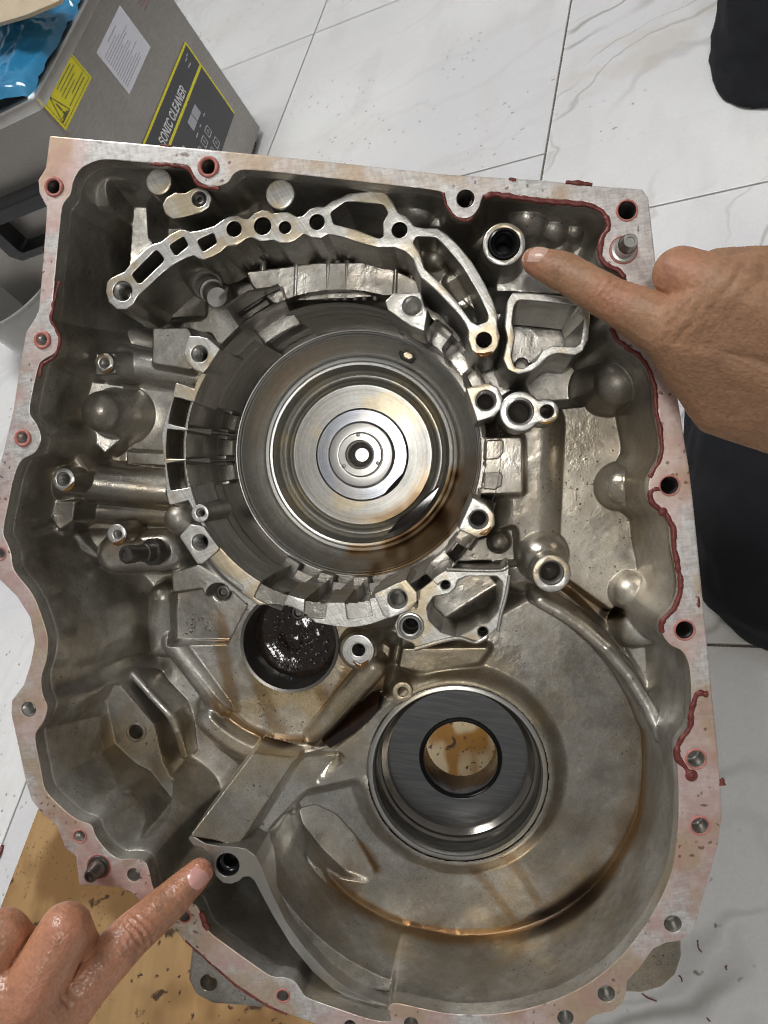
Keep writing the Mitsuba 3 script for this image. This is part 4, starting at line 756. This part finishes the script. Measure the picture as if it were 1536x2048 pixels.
v, f = lathe([(24.9 * mmpp(FZ), FZ - .6), (6.3, FZ - .9), (5.9, FZ - 2.2), (6.0, FZ - 4), (5.2, FZ - 5.2), (4.0, FZ - 5.6), (3.6, FZ - 7), (3.4, FZ - 14), (.02, FZ - 14)], at(455, 1730, FZ), 48); add(hp('black_plug'), v, f[:, ::-1], 'm_rubber', 50)
labels[HS + '__black_plug'] = dict(label='glossy black seal in the hole at the lower fingertip')

# ------------------------------------------------------------------ oil: level pools in the low corners, thin amber runs
GU = LM.T @ np.array([0, 0, 1.0])                                                 # world up in housing axes
def pool(px, py, z, poly, m='m_oil', name='oil_pool'):
    """the level surface through the waterline pixel (px, py) at height z, cut to a polygon that the casting closes off"""
    c = at(px, py, z); g = rp(poly, z, .5); tz = lambda xy: z - (GU[0] * (xy[:, 0] - c[0]) + GU[1] * (xy[:, 1] - c[1])) / GU[2]
    t = ring_pts(g.exterior, 2.0); k = mapbox_earcut.triangulate_float64(np.ascontiguousarray(t), np.array([len(t)], np.uint32)).reshape(-1, 3)
    add(hp(name), np.column_stack([t, tz(t)]), k, m, False)
POOLS = [(1150, 1828, -60.8, [(1040, 1870), (1100, 1840), (1200, 1800), (1260, 1740), (1300, 1800), (1200, 1900), (1100, 1930), (1040, 1930)]),
         (690, 1425, -59, [(645, 1476), (700, 1422), (745, 1384), (762, 1384), (756, 1415), (715, 1455), (665, 1486)]),
         (1345, 1425, -66, [(1310, 1400), (1350, 1395), (1390, 1410), (1385, 1470), (1340, 1480), (1310, 1440)])]
for a in POOLS: pool(*a)
# the drum's own puddle against its sloped ring
def dpool(rm, z, a0, a1, w, name, m):
    a = np.radians(np.linspace(a0, a1, 40)); ww = w * np.sin(np.pi * np.linspace(.02, .98, 40)) ** .8
    c = np.vstack([np.stack([DC[0] + (rm + .3) * np.cos(a), DC[1] + (rm + .3) * np.sin(a)], 1), np.stack([DC[0] + (rm - ww) * np.cos(a), DC[1] + (rm - ww) * np.sin(a)], 1)[::-1]])
    k = mapbox_earcut.triangulate_float64(np.ascontiguousarray(c), np.array([len(c)], np.uint32)).reshape(-1, 3)
    d = np.hypot(c[:, 0] - DC[0], c[:, 1] - DC[1]); add(num(DR + '__' + name), np.column_stack([c, z + (d - rm) * .25]), k, m, False)
dpool(R(164, -138), -141.5, -72, -22, 7, 'oil_pool', 'm_oil'); dpool(R(91, -137), -136.4, -62, -22, 2.6, 'oil_pool', 'm_oil')

def run(pts, z, r, m='m_amber', name='oil_run', flat=.35, follow=True):
    p = spline([(*at(x, y, z), z) for x, y in pts], 10)
    if follow:
        jj = np.clip(((p[:, 0] - GX[0, 0]) / ST).round().astype(int), 0, GX.shape[1] - 1); ii = np.clip(((p[:, 1] - GY[0, 0]) / ST).round().astype(int), 0, GX.shape[0] - 1); p[:, 2] = HF[ii, jj]
    n = len(p); rr = r * (.55 + .8 * meshkit.noise(p * .12, 3)) * np.minimum(1, np.minimum(np.arange(n) + 1, n - np.arange(n)) / 8)
    v, f = tube(p * [1, 1, 1 / flat], rr, 8); v[:, 2] *= flat; add(hp(name), v, f, m, True)
for pts, z, r in (([(706, 1322), (722, 1332), (738, 1320)], -43.6, 1.6), ([(950, 706), (968, 711), (985, 703)], -11.8, 1.6), ([(958, 1068), (973, 1064), (983, 1052)], -19.8, 1.3), ([(125, 983), (140, 976), (148, 964)], -17.6, 1.4), ([(205, 744), (217, 741), (226, 732)], -27.8, 1.2), ([(225, 1088), (240, 1086), (250, 1074)], -33.6, 1.2), ([(1080, 846), (1095, 846), (1110, 838)], -19.8, 1.0)):
    run(pts, z + .1, r * .8, flat=.25, follow=False)
# drops of oil clinging to the floor of the casting
rng = np.random.default_rng(11); bits = []
def drops(n, ax, ay, bx, by, smax_=.7):
    for k in range(n):
        px, py = rng.uniform(ax, bx), rng.uniform(ay, by); c = at(px, py, -60); jj = int((c[0] - GX[0, 0]) / ST); ii = int((c[1] - GY[0, 0]) / ST)
        if not (0 <= ii < GX.shape[0] and 0 <= jj < GX.shape[1] and keep[ii, jj]): continue
        s = rng.uniform(.18, smax_) ** 1.3; m = trimesh.creation.icosphere(1, 1.0); bits.append((m.vertices * [s, s, s * .55] + [*c, HF[ii, jj]], m.faces))
drops(70, 1090, 820, 1290, 1220); drops(40, 420, 1290, 700, 1480); drops(40, 200, 1380, 480, 1640, .5); drops(40, 700, 1700, 1000, 1860, .5); drops(60, 60, 700, 360, 1240, .45); drops(30, 480, 1500, 640, 1680, .4); drops(40, 1000, 400, 1200, 560, .6); drops(30, 1230, 1260, 1380, 1460, .8)
v, f = join(bits); add(hp('oil_drops'), v, f, 'm_drop', True); labels[HS + '__oil_drops'] = dict(label='small beads of oil on the casting', kind='stuff')
bsdf('m_drop', (.16, .11, .05), .05, .3, specular=.6)

# ------------------------------------------------------------------ things behind: ultrasonic cleaner, bag, tub
UC, HC = 'ultrasonic_cleaner', .33
P0 = on_floor(68, 195, HC); DA = unit([.149, .989]); NA = np.array([DA[1], -DA[0]])          # front corner, along the front, out of the front
def fr(a, b, o=0.0):
    q = P0 + DA * a + NA * o; return np.array([q[0], q[1], HC - b])
def slab(key, poly, o0, o1, m, bev=.0004, r=0.0):
    """a plate on the front: polygon in (along, down) metres, standing from o0 to o1 out of the face"""
    g = Polygon(np.array(poly) * 1000)
    if r: g = g.buffer(-r).buffer(r, resolution=4)
    v, f = prism(g, o0 * 1000, o1 * 1000, bev * 1000); v = v / 1000
    w_ = P0 + v[:, :1] * DA + v[:, 2:3] * NA; add(key, np.column_stack([w_, HC - v[:, 1]]), f[:, ::-1], m, 30, True)
def lettering(key, text, a, b, h, o, m, stretch=1.0, bold=False):
    t = meshkit.text_mesh(text, h, .0003, bold); v = np.array(t.vertices); v[:, 0] *= stretch
    w_ = P0 + (a + v[:, :1]) * DA + (o + v[:, 2:3]) * NA; add(key, np.column_stack([w_, HC - (b - v[:, 1])]), np.array(t.faces), m, False, True)
bsdf('m_brushsteel', lambda p, n, uv: mix((.30, .285, .265), (.40, .38, .355), dn((p.x * .149 + p.y * .989) * 40, (p.x + p.z) * 900, p.z * 900.)) * (.93 + .12 * dfbm(p.x * 30, p.y * 30, p.z * 30, 3)), .42, .8)
bsdf('m_rim', (.66, .65, .63), .25, .95); bsdf('m_yellow', (.78, .70, .02), .45); bsdf('m_panel', (.045, .046, .052), .4); bsdf('m_paper', (.70, .70, .76), .7); bsdf('m_ink', (.06, .06, .06), .6); bsdf('m_white', (.7, .7, .7), .5)
bsdf('m_greyink', (.42, .42, .46), .7); bsdf('m_plastic', (.012, .012, .014), .35, specular=.5); bsdf('m_redink', (.30, .16, .16), .7)
WD, DP = .362, .30
box = Polygon([(0, 0), (WD, 0), (WD, DP), (0, DP)]); box = Polygon(np.array(box.exterior.coords)[:-1] * 1000).buffer(-6).buffer(6, resolution=4)
def plan(v):                                                                     # (along, back, height) -> world
    v = np.asarray(v) / 1000; w_ = P0 + v[:, :1] * DA - v[:, 1:2] * NA; return np.column_stack([w_, v[:, 2]])
v, f = prism(box, 12, 318, .5); add(UC + '__body', plan(v), f[:, ::-1], 'm_brushsteel', 30, True)
tank = Polygon([(22, 22), (WD * 1000 - 22, 22), (WD * 1000 - 22, DP * 1000 - 22), (22, DP * 1000 - 22)]).buffer(8, resolution=4)
v, f = prism(box.buffer(1.5).difference(tank), 316, 330, 3.0, bottom=True); add(UC + '__rim', plan(v), f[:, ::-1], 'm_rim', 40, True)
for a, b in ((25, 25), (WD * 1000 - 25, 25), (25, DP * 1000 - 25), (WD * 1000 - 25, DP * 1000 - 25)):
    v, f = prism(circ((a, b), 14, 20), 0, 13, 1); add(num(UC + '__foot'), plan(v), f[:, ::-1], 'm_plastic', 30, True)
# warning sticker
slab(UC + '__warning_sticker', [(.0015, .0035), (.0965, .0055), (.101, .012), (.102, .0465), (.0025, .0465)], .0002, .0007, 'm_yellow', .0001, 1.5)
labels[UC + '__warning_sticker'] = dict(label='yellow warning sticker with a triangle')
def bar_(key, a, b, w, h, o, m): slab(key, [(a, b), (a + w, b), (a + w, b + h), (a, b + h)], o, o + .0002, m, .00002)
K = UC + '__warning_sticker__'
for q in ([(.005, .0075), (.0945, .0075)], ): bar_(num(K + 'border_line'), .0055, .008, .090, .0006, .0008, 'm_ink'); bar_(num(K + 'border_line'), .0055, .043, .092, .0006, .0008, 'm_ink'); bar_(num(K + 'border_line'), .0055, .008, .0006, .035, .0008, 'm_ink'); bar_(num(K + 'border_line'), .0972, .014, .0006, .029, .0008, 'm_ink')
tri = Polygon([(8, 39), (31, 39), (19.5, 15)]).buffer(1.2); tri = tri.difference(tri.buffer(-1.3))
v, f = prism(tri, .8, 1.0, .02); v = v / 1000; w_ = P0 + v[:, :1] * DA + v[:, 2:3] * NA; add(K + 'warning_triangle', np.column_stack([w_, HC - v[:, 1]]), f[:, ::-1], 'm_ink', False, True)
lettering(K + 'exclamation_mark', '!', .0175, .036, .012, .0008, 'm_ink', 1.0, True); lettering(K + 'sticker_word', 'WARNING', .0115, .0385, .0022, .0011, 'm_ink')
rng = np.random.default_rng(3)
for k, (a, w) in enumerate(((.036, .012), (.036, .048), (.036, .05), (.036, .046), (.036, .036), (.05, .04), (.036, .055))): bar_(num(K + 'print_line'), a + .002 * (k % 3), .0125 + .0042 * k, w, .0009, .0008, 'm_ink')
slab(UC + '__paper_label', [(.140, .0385), (.2413, .0385), (.2413, .098), (.140, .098)], .0002, .0006, 'm_paper', .00005); labels[UC + '__paper_label'] = dict(label='white printed paper label')
K = UC + '__paper_label__'
bar_(num(K + 'print_line'), .172, .044, .035, .0016, .0007, 'm_greyink')
for k in range(13): bar_(num(K + 'print_line'), .146, .0495 + .0034 * k, rng.uniform(.045, .088), .0011, .0007, 'm_greyink')
for k in range(4): bar_(num(UC + '__red_print'), .282, .054 + .005 * k, .035, .0016, .0002, 'm_redink')
# control panel
PA, PB = .045, .3195
slab(UC + '__control_panel', [(PA, .141), (PB, .141), (PB, .262), (PA, .262)], .0002, .0008, 'm_panel', .00005, 1); labels[UC + '__control_panel'] = dict(label='black control panel with yellow frame')
K = UC + '__control_panel__'
for a, b, w, h in ((PA, .1405, PB - PA, .0035), (PA, .1755, PB - PA, .0042), (PB - .0032, .1441, .0034, .0312), (PB - .0032, .180, .0034, .082)): bar_(num(K + 'yellow_stripe'), a, b, w, h, .0009, 'm_yellow')
lettering(K + 'panel_title', 'SONIC CLEANER', .1265, .1715, .0125, .0009, 'm_white', .86, True); labels[K + 'panel_title'] = dict(label='white lettering SONIC CLEANER')
bar_(num(K + 'display'), .2045, .191, .020, .0145, .0009, 'm_greyink'); bar_(num(K + 'display'), .2262, .191, .020, .0145, .0009, 'm_greyink')
for a in (.15, .17): bar_(num(K + 'display'), a - .02, .197, .014, .009, .0009, 'm_greyink')
for a, b in ((.2325, .228), (.2095, .228), (.186, .228), (.2325, .248), (.2095, .248)):
    g = Polygon([(a * 1000 - 6, b * 1000 - 5), (a * 1000 + 6, b * 1000 - 5), (a * 1000 + 6, b * 1000 + 5), (a * 1000 - 6, b * 1000 + 5)]).buffer(1.5); g = g.difference(g.buffer(-1.5)).union(circ((a * 1000, b * 1000), 2.4, 16).difference(circ((a * 1000, b * 1000), 1.4, 16)))
    for gg in g.geoms:
        v, f = prism(gg, .9, 1.1, .02); v = v / 1000; w_ = P0 + v[:, :1] * DA + v[:, 2:3] * NA; add(num(K + 'button'), np.column_stack([w_, HC - v[:, 1]]), f[:, ::-1], 'm_greyink', False, True)
for a, b, w in ((.2, .212, .01), (.222, .2115, .006), (.246, .211, .007), (.29, .152, .008), (.30, .1505, .006), (.287, .160, .012)): bar_(num(K + 'small_print'), a, b, w, .0018, .0009, 'm_greyink')
# black side handle on the left wall
hb = Polygon([(40, 90), (190, 90), (200, 100), (200, 150), (190, 160), (40, 160), (30, 150), (30, 100)]).buffer(4).difference(Polygon([(60, 112), (175, 112), (175, 146), (60, 146)]).buffer(6))
v, f = prism(hb, 0, 26, 3); vv = v / 1000
add(UC + '__side_handle', np.column_stack([P0 - vv[:, :1] * NA - (vv[:, 2:3]) * DA, HC - vv[:, 1]]), f, 'm_plastic', 35, True)
labels[UC] = dict(label='brushed steel ultrasonic cleaner with yellow and white stickers, behind the housing', category='ultrasonic cleaner')
# blue plastic bag heaped in the tank, tan card beside it
n = 90; a, b = np.meshgrid(np.linspace(8, WD * 1000 - 8, n), np.linspace(6, DP * 1000 - 10, n), indexing='ij')
q = np.stack([a * .022, b * .022, 0 * a], -1); wv = np.stack([meshkit.fbm(q + 3, 3, 1), meshkit.fbm(q + 9, 3, 2)], -1) * 2.2
h = 330 + 14 * (1 - np.abs(2 * meshkit.fbm(np.dstack([q[..., 0] * .9 + wv[..., 0], q[..., 1] * 1.7 + wv[..., 1], 0 * a]), 3, 7) - 1)) + 22 * s3((b - 8) / 60) * meshkit.fbm(q * .5, 2, 5) - 12 * s3((16 - b) / 14) - 12 * s3((20 - a) / 14)
i, j = np.meshgrid(np.arange(n - 1), np.arange(n - 1), indexing='ij'); k0 = i * n + j
add('plastic_bag', plan(np.stack([a, b, h], -1).reshape(-1, 3)), np.vstack([np.stack([k0, k0 + n, k0 + n + 1], -1).reshape(-1, 3), np.stack([k0, k0 + n + 1, k0 + 1], -1).reshape(-1, 3)]), 'm_bag', True, True)
bsdf('m_bag', lambda p, n, uv: mix((.006, .10, .24), (.04, .26, .46), dfbm(p.x * 25, p.y * 25, p.z * 25, 3)), .16, 0., clearcoat=.8, clearcoat_gloss=.95, specular=.6)
labels['plastic_bag'] = dict(label='crumpled blue plastic bag in the open tank at the top left', category='plastic bag')
c = [on_floor(x, y, .375) for x, y in ((-40, -30), (150, -30), (128, 14), (60, 42), (-40, 70))]
v, f = prism(Polygon(np.array(c) * 1000), 378, 382, .4, bottom=True); add('cardboard_piece', v / 1000, f, 'm_tancard', 30, True)
bsdf('m_tancard', lambda p, n, uv: mix((.36, .29, .20), (.46, .38, .27), dfbm(p.x * 30, p.y * 30, 1., 3)), .7)
labels['cardboard_piece'] = dict(label='tan cardboard scrap on top of the blue bag', category='cardboard')
# clear plastic tub
pts = np.array([on_floor(x, y, .11) for x, y in ((0, 523), (45, 482), (88, 473), (80, 577), (0, 645))]); A_ = np.column_stack([2 * pts, np.ones(5)]); sol = np.linalg.lstsq(A_, (pts ** 2).sum(1), rcond=None)[0]
tc, tr = sol[:2] * 1000, 1000 * math.sqrt(sol[2] + sol[0] ** 2 + sol[1] ** 2)
v, f = lathe([(tr * .86, 2), (tr * .9, 8), (tr * .97, 104), (tr + 4, 106), (tr + 5, 109), (tr + 3, 111), (tr - 1, 110), (tr * .965 - 1.5, 104), (tr * .895 - 1.5, 9), (tr * .86, 5), (.02, 5)], tc, 72)
add('plastic_tub', v / 1000, f[:, ::-1], 'm_tub', True, True); labels['plastic_tub'] = dict(label='translucent plastic tub at the left edge behind the housing', category='tub')
scene['m_tub'] = dict(type='twosided', bsdf=dict(type='principled', base_color=dict(type='rgb', value=[.30, .295, .28]), roughness=.22, specular=.5))
# sealant crumbs dropped on the floor
rng = np.random.default_rng(8)
for px, py, L in ((1400, 1893, 16), (1300, 1995, 22), (1362, 1958, 9), (1447, 1560, 6), (3, 1705, 30), (470, 2032, 26), (1418, 2040, 6), (1455, 1936, 5)):
    c = on_floor(px, py); a = rng.uniform(-1, 1) + 2.1; L = L * .00022; d = np.array([math.cos(a), math.sin(a)])
    p = spline([[*(c - d * L), .0022], [*(c + rng.normal(0, .0006, 2)), .002], [*(c + d * L), .0012]], 5); v, f = tube(p, .0004 + .0012 * (px < 500), 6); k = num('sealant_crumb'); add(k, v, f, 'm_sealant', True, True)
    labels[k] = dict(label=['dark red sealant crumb on the tiles just past the lower right ear', 'longer red sealant sliver on the tiles below the lower right ear', 'short red sealant sliver right of the lower right ear', 'tiny red sealant crumb against the right edge of the flange', '', '', 'red sealant crumb in the bottom right corner of the picture', 'red sealant crumb on the tiles at the far right below the flange'][[1400, 1300, 1362, 1447, 3, 470, 1418, 1455].index(px)] if px > 1000 else 'dark red sealant crumb on the floor beside the lower left edge' if px < 100 else 'brown-red sealant crumb on the cardboard under the flange', category='crumb')
    if px > 1000: labels[k]['group'] = 'sealant crumbs on the tiles'

# ------------------------------------------------------------------ people: two hands, dark trousers
Mf = manifold3d.Manifold
def hpnt(px, py, z): return np.array([*at(px, py, z), z])
def limb(chains, hulls=(), refine=1.6, steps=14):
    """one continuous surface (housing mm): chains of (point, radius) and extra hulls, joined and smoothed"""
    parts = []
    def ball(p, r): return Mf.sphere(r, 28).translate(list(map(float, p)))
    for ch in chains:
        for (p, r), (q, s) in zip(ch, ch[1:]): parts.append(Mf.batch_hull([ball(p, r), ball(q, s)]))
    for h in hulls: parts.append(Mf.batch_hull([ball(p, r) for p, r in h]))
    m = parts[0]
    for p in parts[1:]: m = m + p
    m = m.refine_to_length(refine).to_mesh(); t = trimesh.Trimesh(m.vert_properties[:, :3], m.tri_verts, process=True)
    trimesh.smoothing.filter_taubin(t, iterations=steps); return t
def creases(t, spots):
    """skin folds across a joint: (centre, axis along the finger, reach, spacing, depth)"""
    v = t.vertices.copy(); n = t.vertex_normals.copy()
    for c, ax, reach, wl, dep in spots:
        a = unit(ax); r = v - c; sx = r @ a; lat = r - sx[:, None] * a; up = unit(np.array([0, 0, 1.0]) - a[2] * a); la = np.linalg.norm(lat, axis=1); top = np.clip((lat @ up) / np.maximum(la, .1), 0, 1)
        w_ = np.exp(-(sx / reach) ** 2 * 1.6) * (la < 22) * top ** 1.5
        ph = sx + 2.6 * (meshkit.fbm(v * .13, 2, 3) - .5) * 2 + .05 * (lat @ np.cross(a, up)) ** 2 * np.sign(sx) * .25
        v += n * (dep * w_ * (.35 - np.exp(-((np.mod(ph, wl) - wl / 2) / (wl * .2)) ** 2)))[:, None]
    v += n * ((meshkit.fbm(v * .12, 3, 6) - .5) * .9)[:, None]
    t.vertices = v; return t
def nail(key, t, tip, d, up, L, wd, m, lift=.35):
    """nail plate laid on the skin: middle, direction to the fingertip, outward direction"""
    d = unit(np.asarray(d)); u = unit(np.asarray(up) - np.dot(up, d) * d); sv = np.cross(u, d)
    q = np.asarray(t.vertices) - tip; qx, qy, qu = q @ d, q @ sv, q @ u
    kk = (np.abs(qx) < L * .62) & (np.abs(qy) < wd * .6) & (np.asarray(t.vertex_normals) @ u > .1)
    M = lambda x, y: np.stack([np.ones_like(x), x, y, x * x, x * y, y * y], -1)
    co = np.linalg.lstsq(M(qx[kk], qy[kk]), qu[kk], rcond=None)[0]
    a, b = np.meshgrid(np.linspace(-1, 1, 21), np.linspace(-1, 1, 15), indexing='ij')
    y = b * wd / 2 * (1 - .14 * np.maximum(-a, 0) ** 2 - .10 * np.maximum(a, 0) ** 4); x = a * L / 2 * np.where(a > 0, 1 - .14 * b * b, 1 - .26 * b * b)
    z = M(x, y) @ co + lift + .25 * np.maximum(a, 0) - .25 * np.maximum(-a, 0) ** 3
    P = tip + x[..., None] * d + y[..., None] * sv + z[..., None] * u
    n0, n1 = P.shape[:2]; i, j = np.meshgrid(np.arange(n0 - 1), np.arange(n1 - 1), indexing='ij'); k = i * n1 + j
    f = np.vstack([np.stack([k, k + n1, k + n1 + 1], -1).reshape(-1, 3), np.stack([k, k + n1 + 1, k + 1], -1).reshape(-1, 3)])
    low = P - .9 * u; V = np.vstack([P.reshape(-1, 3), low.reshape(-1, 3)]); o = n0 * n1
    e = np.array([i * n1 for i in range(n0)] + [(n0 - 1) * n1 + j for j in range(1, n1)] + [i * n1 + n1 - 1 for i in range(n0 - 2, -1, -1)] + [j for j in range(n1 - 2, 0, -1)])
    e2 = np.roll(e, -1); f = np.vstack([f, f[:, ::-1] + o, np.stack([e, e + o, e2 + o], 1), np.stack([e, e2 + o, e2], 1)])
    add(key, V, f, m, 40)
# the hand at the upper right
J = lambda *a: (hpnt(*a[:3]), a[3])
tip, dip, pip, mcp = J(1072, 523, 3, 6.6), J(1128, 545, 9, 9.0), J(1222, 598, 21, 9.6), J(1345, 662, 33, 13.5)
mm_, mp, mt = J(1455, 590, 46, 15), J(1358, 546, 34, 11.0), J(1385, 585, 12, 9)
rm_, rp2, rt_ = J(1540, 562, 44, 14), J(1438, 548, 26, 11), J(1470, 600, 8, 8.5)
lm_, lp_ = J(1620, 560, 40, 13), J(1530, 552, 18, 9.5)
wr, wr2 = J(1720, 690, 46, 24), J(1720, 810, 40, 22)
th0, th1, th2, th3 = J(1600, 850, 26, 16), J(1440, 812, 24, 13), J(1392, 752, 19, 10.5), J(1362, 712, 18, 8.5)
t = limb([[tip, dip, pip, mcp], [mm_, mp, mt], [rm_, rp2, rt_], [lm_, lp_, J(1560, 600, 6, 8)], [th0, th1, th2, th3]], [[mcp, mm_, wr, th0], [mm_, rm_, wr], [rm_, lm_, wr], [mcp, th1, th0, wr2], [wr, wr2, th0, J(1850, 720, 44, 26), J(1850, 800, 40, 26)], [J(1400, 700, 32, 13), mcp, th1]], 1.2, 34)
ax = pip[0] - dip[0]
t = creases(t, [(pip[0], ax, 8, 3.0, .9), (dip[0], ax, 5, 2.4, .6), (mcp[0] + [10, 0, 0], ax, 12, 6, .7), (mm_[0], ax, 14, 7, .8)])
add('person__hand', t.vertices, t.faces, 'm_skin', True)
nail('person__fingernail', t, tip[0] + (dip[0] - tip[0]) * .02, tip[0] - dip[0], [-.25, .55, 1], 12, 9.5, 'm_nail_dull')
labels['person'] = dict(label='person in black trousers whose hand points from the right at the upper ring seal', category='person')
# the hand at the lower left
tip, mid, pip, ba, mcp = J(399, 1744, -4, 7.0), J(340, 1803, 6, 9.6), J(268, 1866, 20, 10.6), J(192, 1943, 32, 11.8), J(120, 2020, 40, 14.5)
mp, mm_, mt = J(132, 1858, 44, 12.0), J(60, 1990, 50, 15), J(165, 1905, 22, 9.5)
rp2, rm_, rt_ = J(8, 1868, 46, 11.5), J(-50, 1985, 50, 14), J(60, 1910, 24, 9.5)
lp_, lm_ = J(-100, 1890, 44, 10.5), J(-150, 2000, 48, 13)
th0, th1, th2 = J(20, 2230, 36, 16), J(110, 2210, 22, 11.5), J(170, 2200, 18, 9)
wr, wr2 = J(-60, 2330, 46, 24), J(-190, 2280, 46, 22)
t = limb([[tip, mid, pip, ba, mcp], [mm_, mp, mt], [rm_, rp2, rt_], [lm_, lp_, J(-40, 1930, 22, 8.5)], [th0, th1, th2]], [[mcp, mm_, wr], [mm_, rm_, wr], [rm_, lm_, wr2, wr], [mcp, wr, th0], [wr, wr2, J(-120, 2560, 46, 27), J(-220, 2520, 46, 26)]], 1.1, 30)
ax = pip[0] - mid[0]
t = creases(t, [(pip[0], ax, 8, 3.6, 1.7), (mid[0] + (tip[0] - mid[0]) * .2, ax, 5, 2.6, .7), (mcp[0], ax, 14, 6, .8)])
add('person_001__hand', t.vertices, t.faces, 'm_skin_oily', True)
nail('person_001__fingernail', t, tip[0] + (mid[0] - tip[0]) * .06, tip[0] - mid[0], [.3, .1, 1], 12.5, 10.5, 'm_nail')
labels['person_001'] = dict(label='person reaching in from the lower left, oily index finger pointing at the black plug', category='person')
# trousers: the lower legs of the squatting person at the right
def leg(key, pts, seed):
    m = None
    for (p, r), (q, s) in zip(pts, pts[1:]):
        h = Mf.batch_hull([Mf.sphere(r, 40).translate(list(map(float, p))), Mf.sphere(s, 40).translate(list(map(float, q)))]); m = h if m is None else m + h
    m = m.trim_by_plane((0, 0, 1), .004).refine_to_length(.006).to_mesh(); t = trimesh.Trimesh(m.vert_properties[:, :3], m.tri_verts); trimesh.smoothing.filter_taubin(t, iterations=12)
    v = t.vertices; f_ = np.abs(meshkit.fbm(v * [8, 8, 17], 4, seed) - .5); v = v + t.vertex_normals * ((.5 - f_)[:, None] * .05 - .02); v[:, 2] = np.maximum(v[:, 2], .0015); t.vertices = v
    add(key, t.vertices, t.faces, 'm_cloth', True, True)
C = lambda px, py, d, r: (cam_point(px, py, d), r)
leg('person__trouser_leg', [C(1562, 310, .95, .097), C(1600, 120, .90, .088), C(1610, -60, .86, .09), C(1600, -350, .80, .085)], 3)
leg('person__trouser_leg_001', [C(1585, 1125, .60, .0635), C(1560, 920, .64, .072), C(1580, 720, .69, .074)], 5)
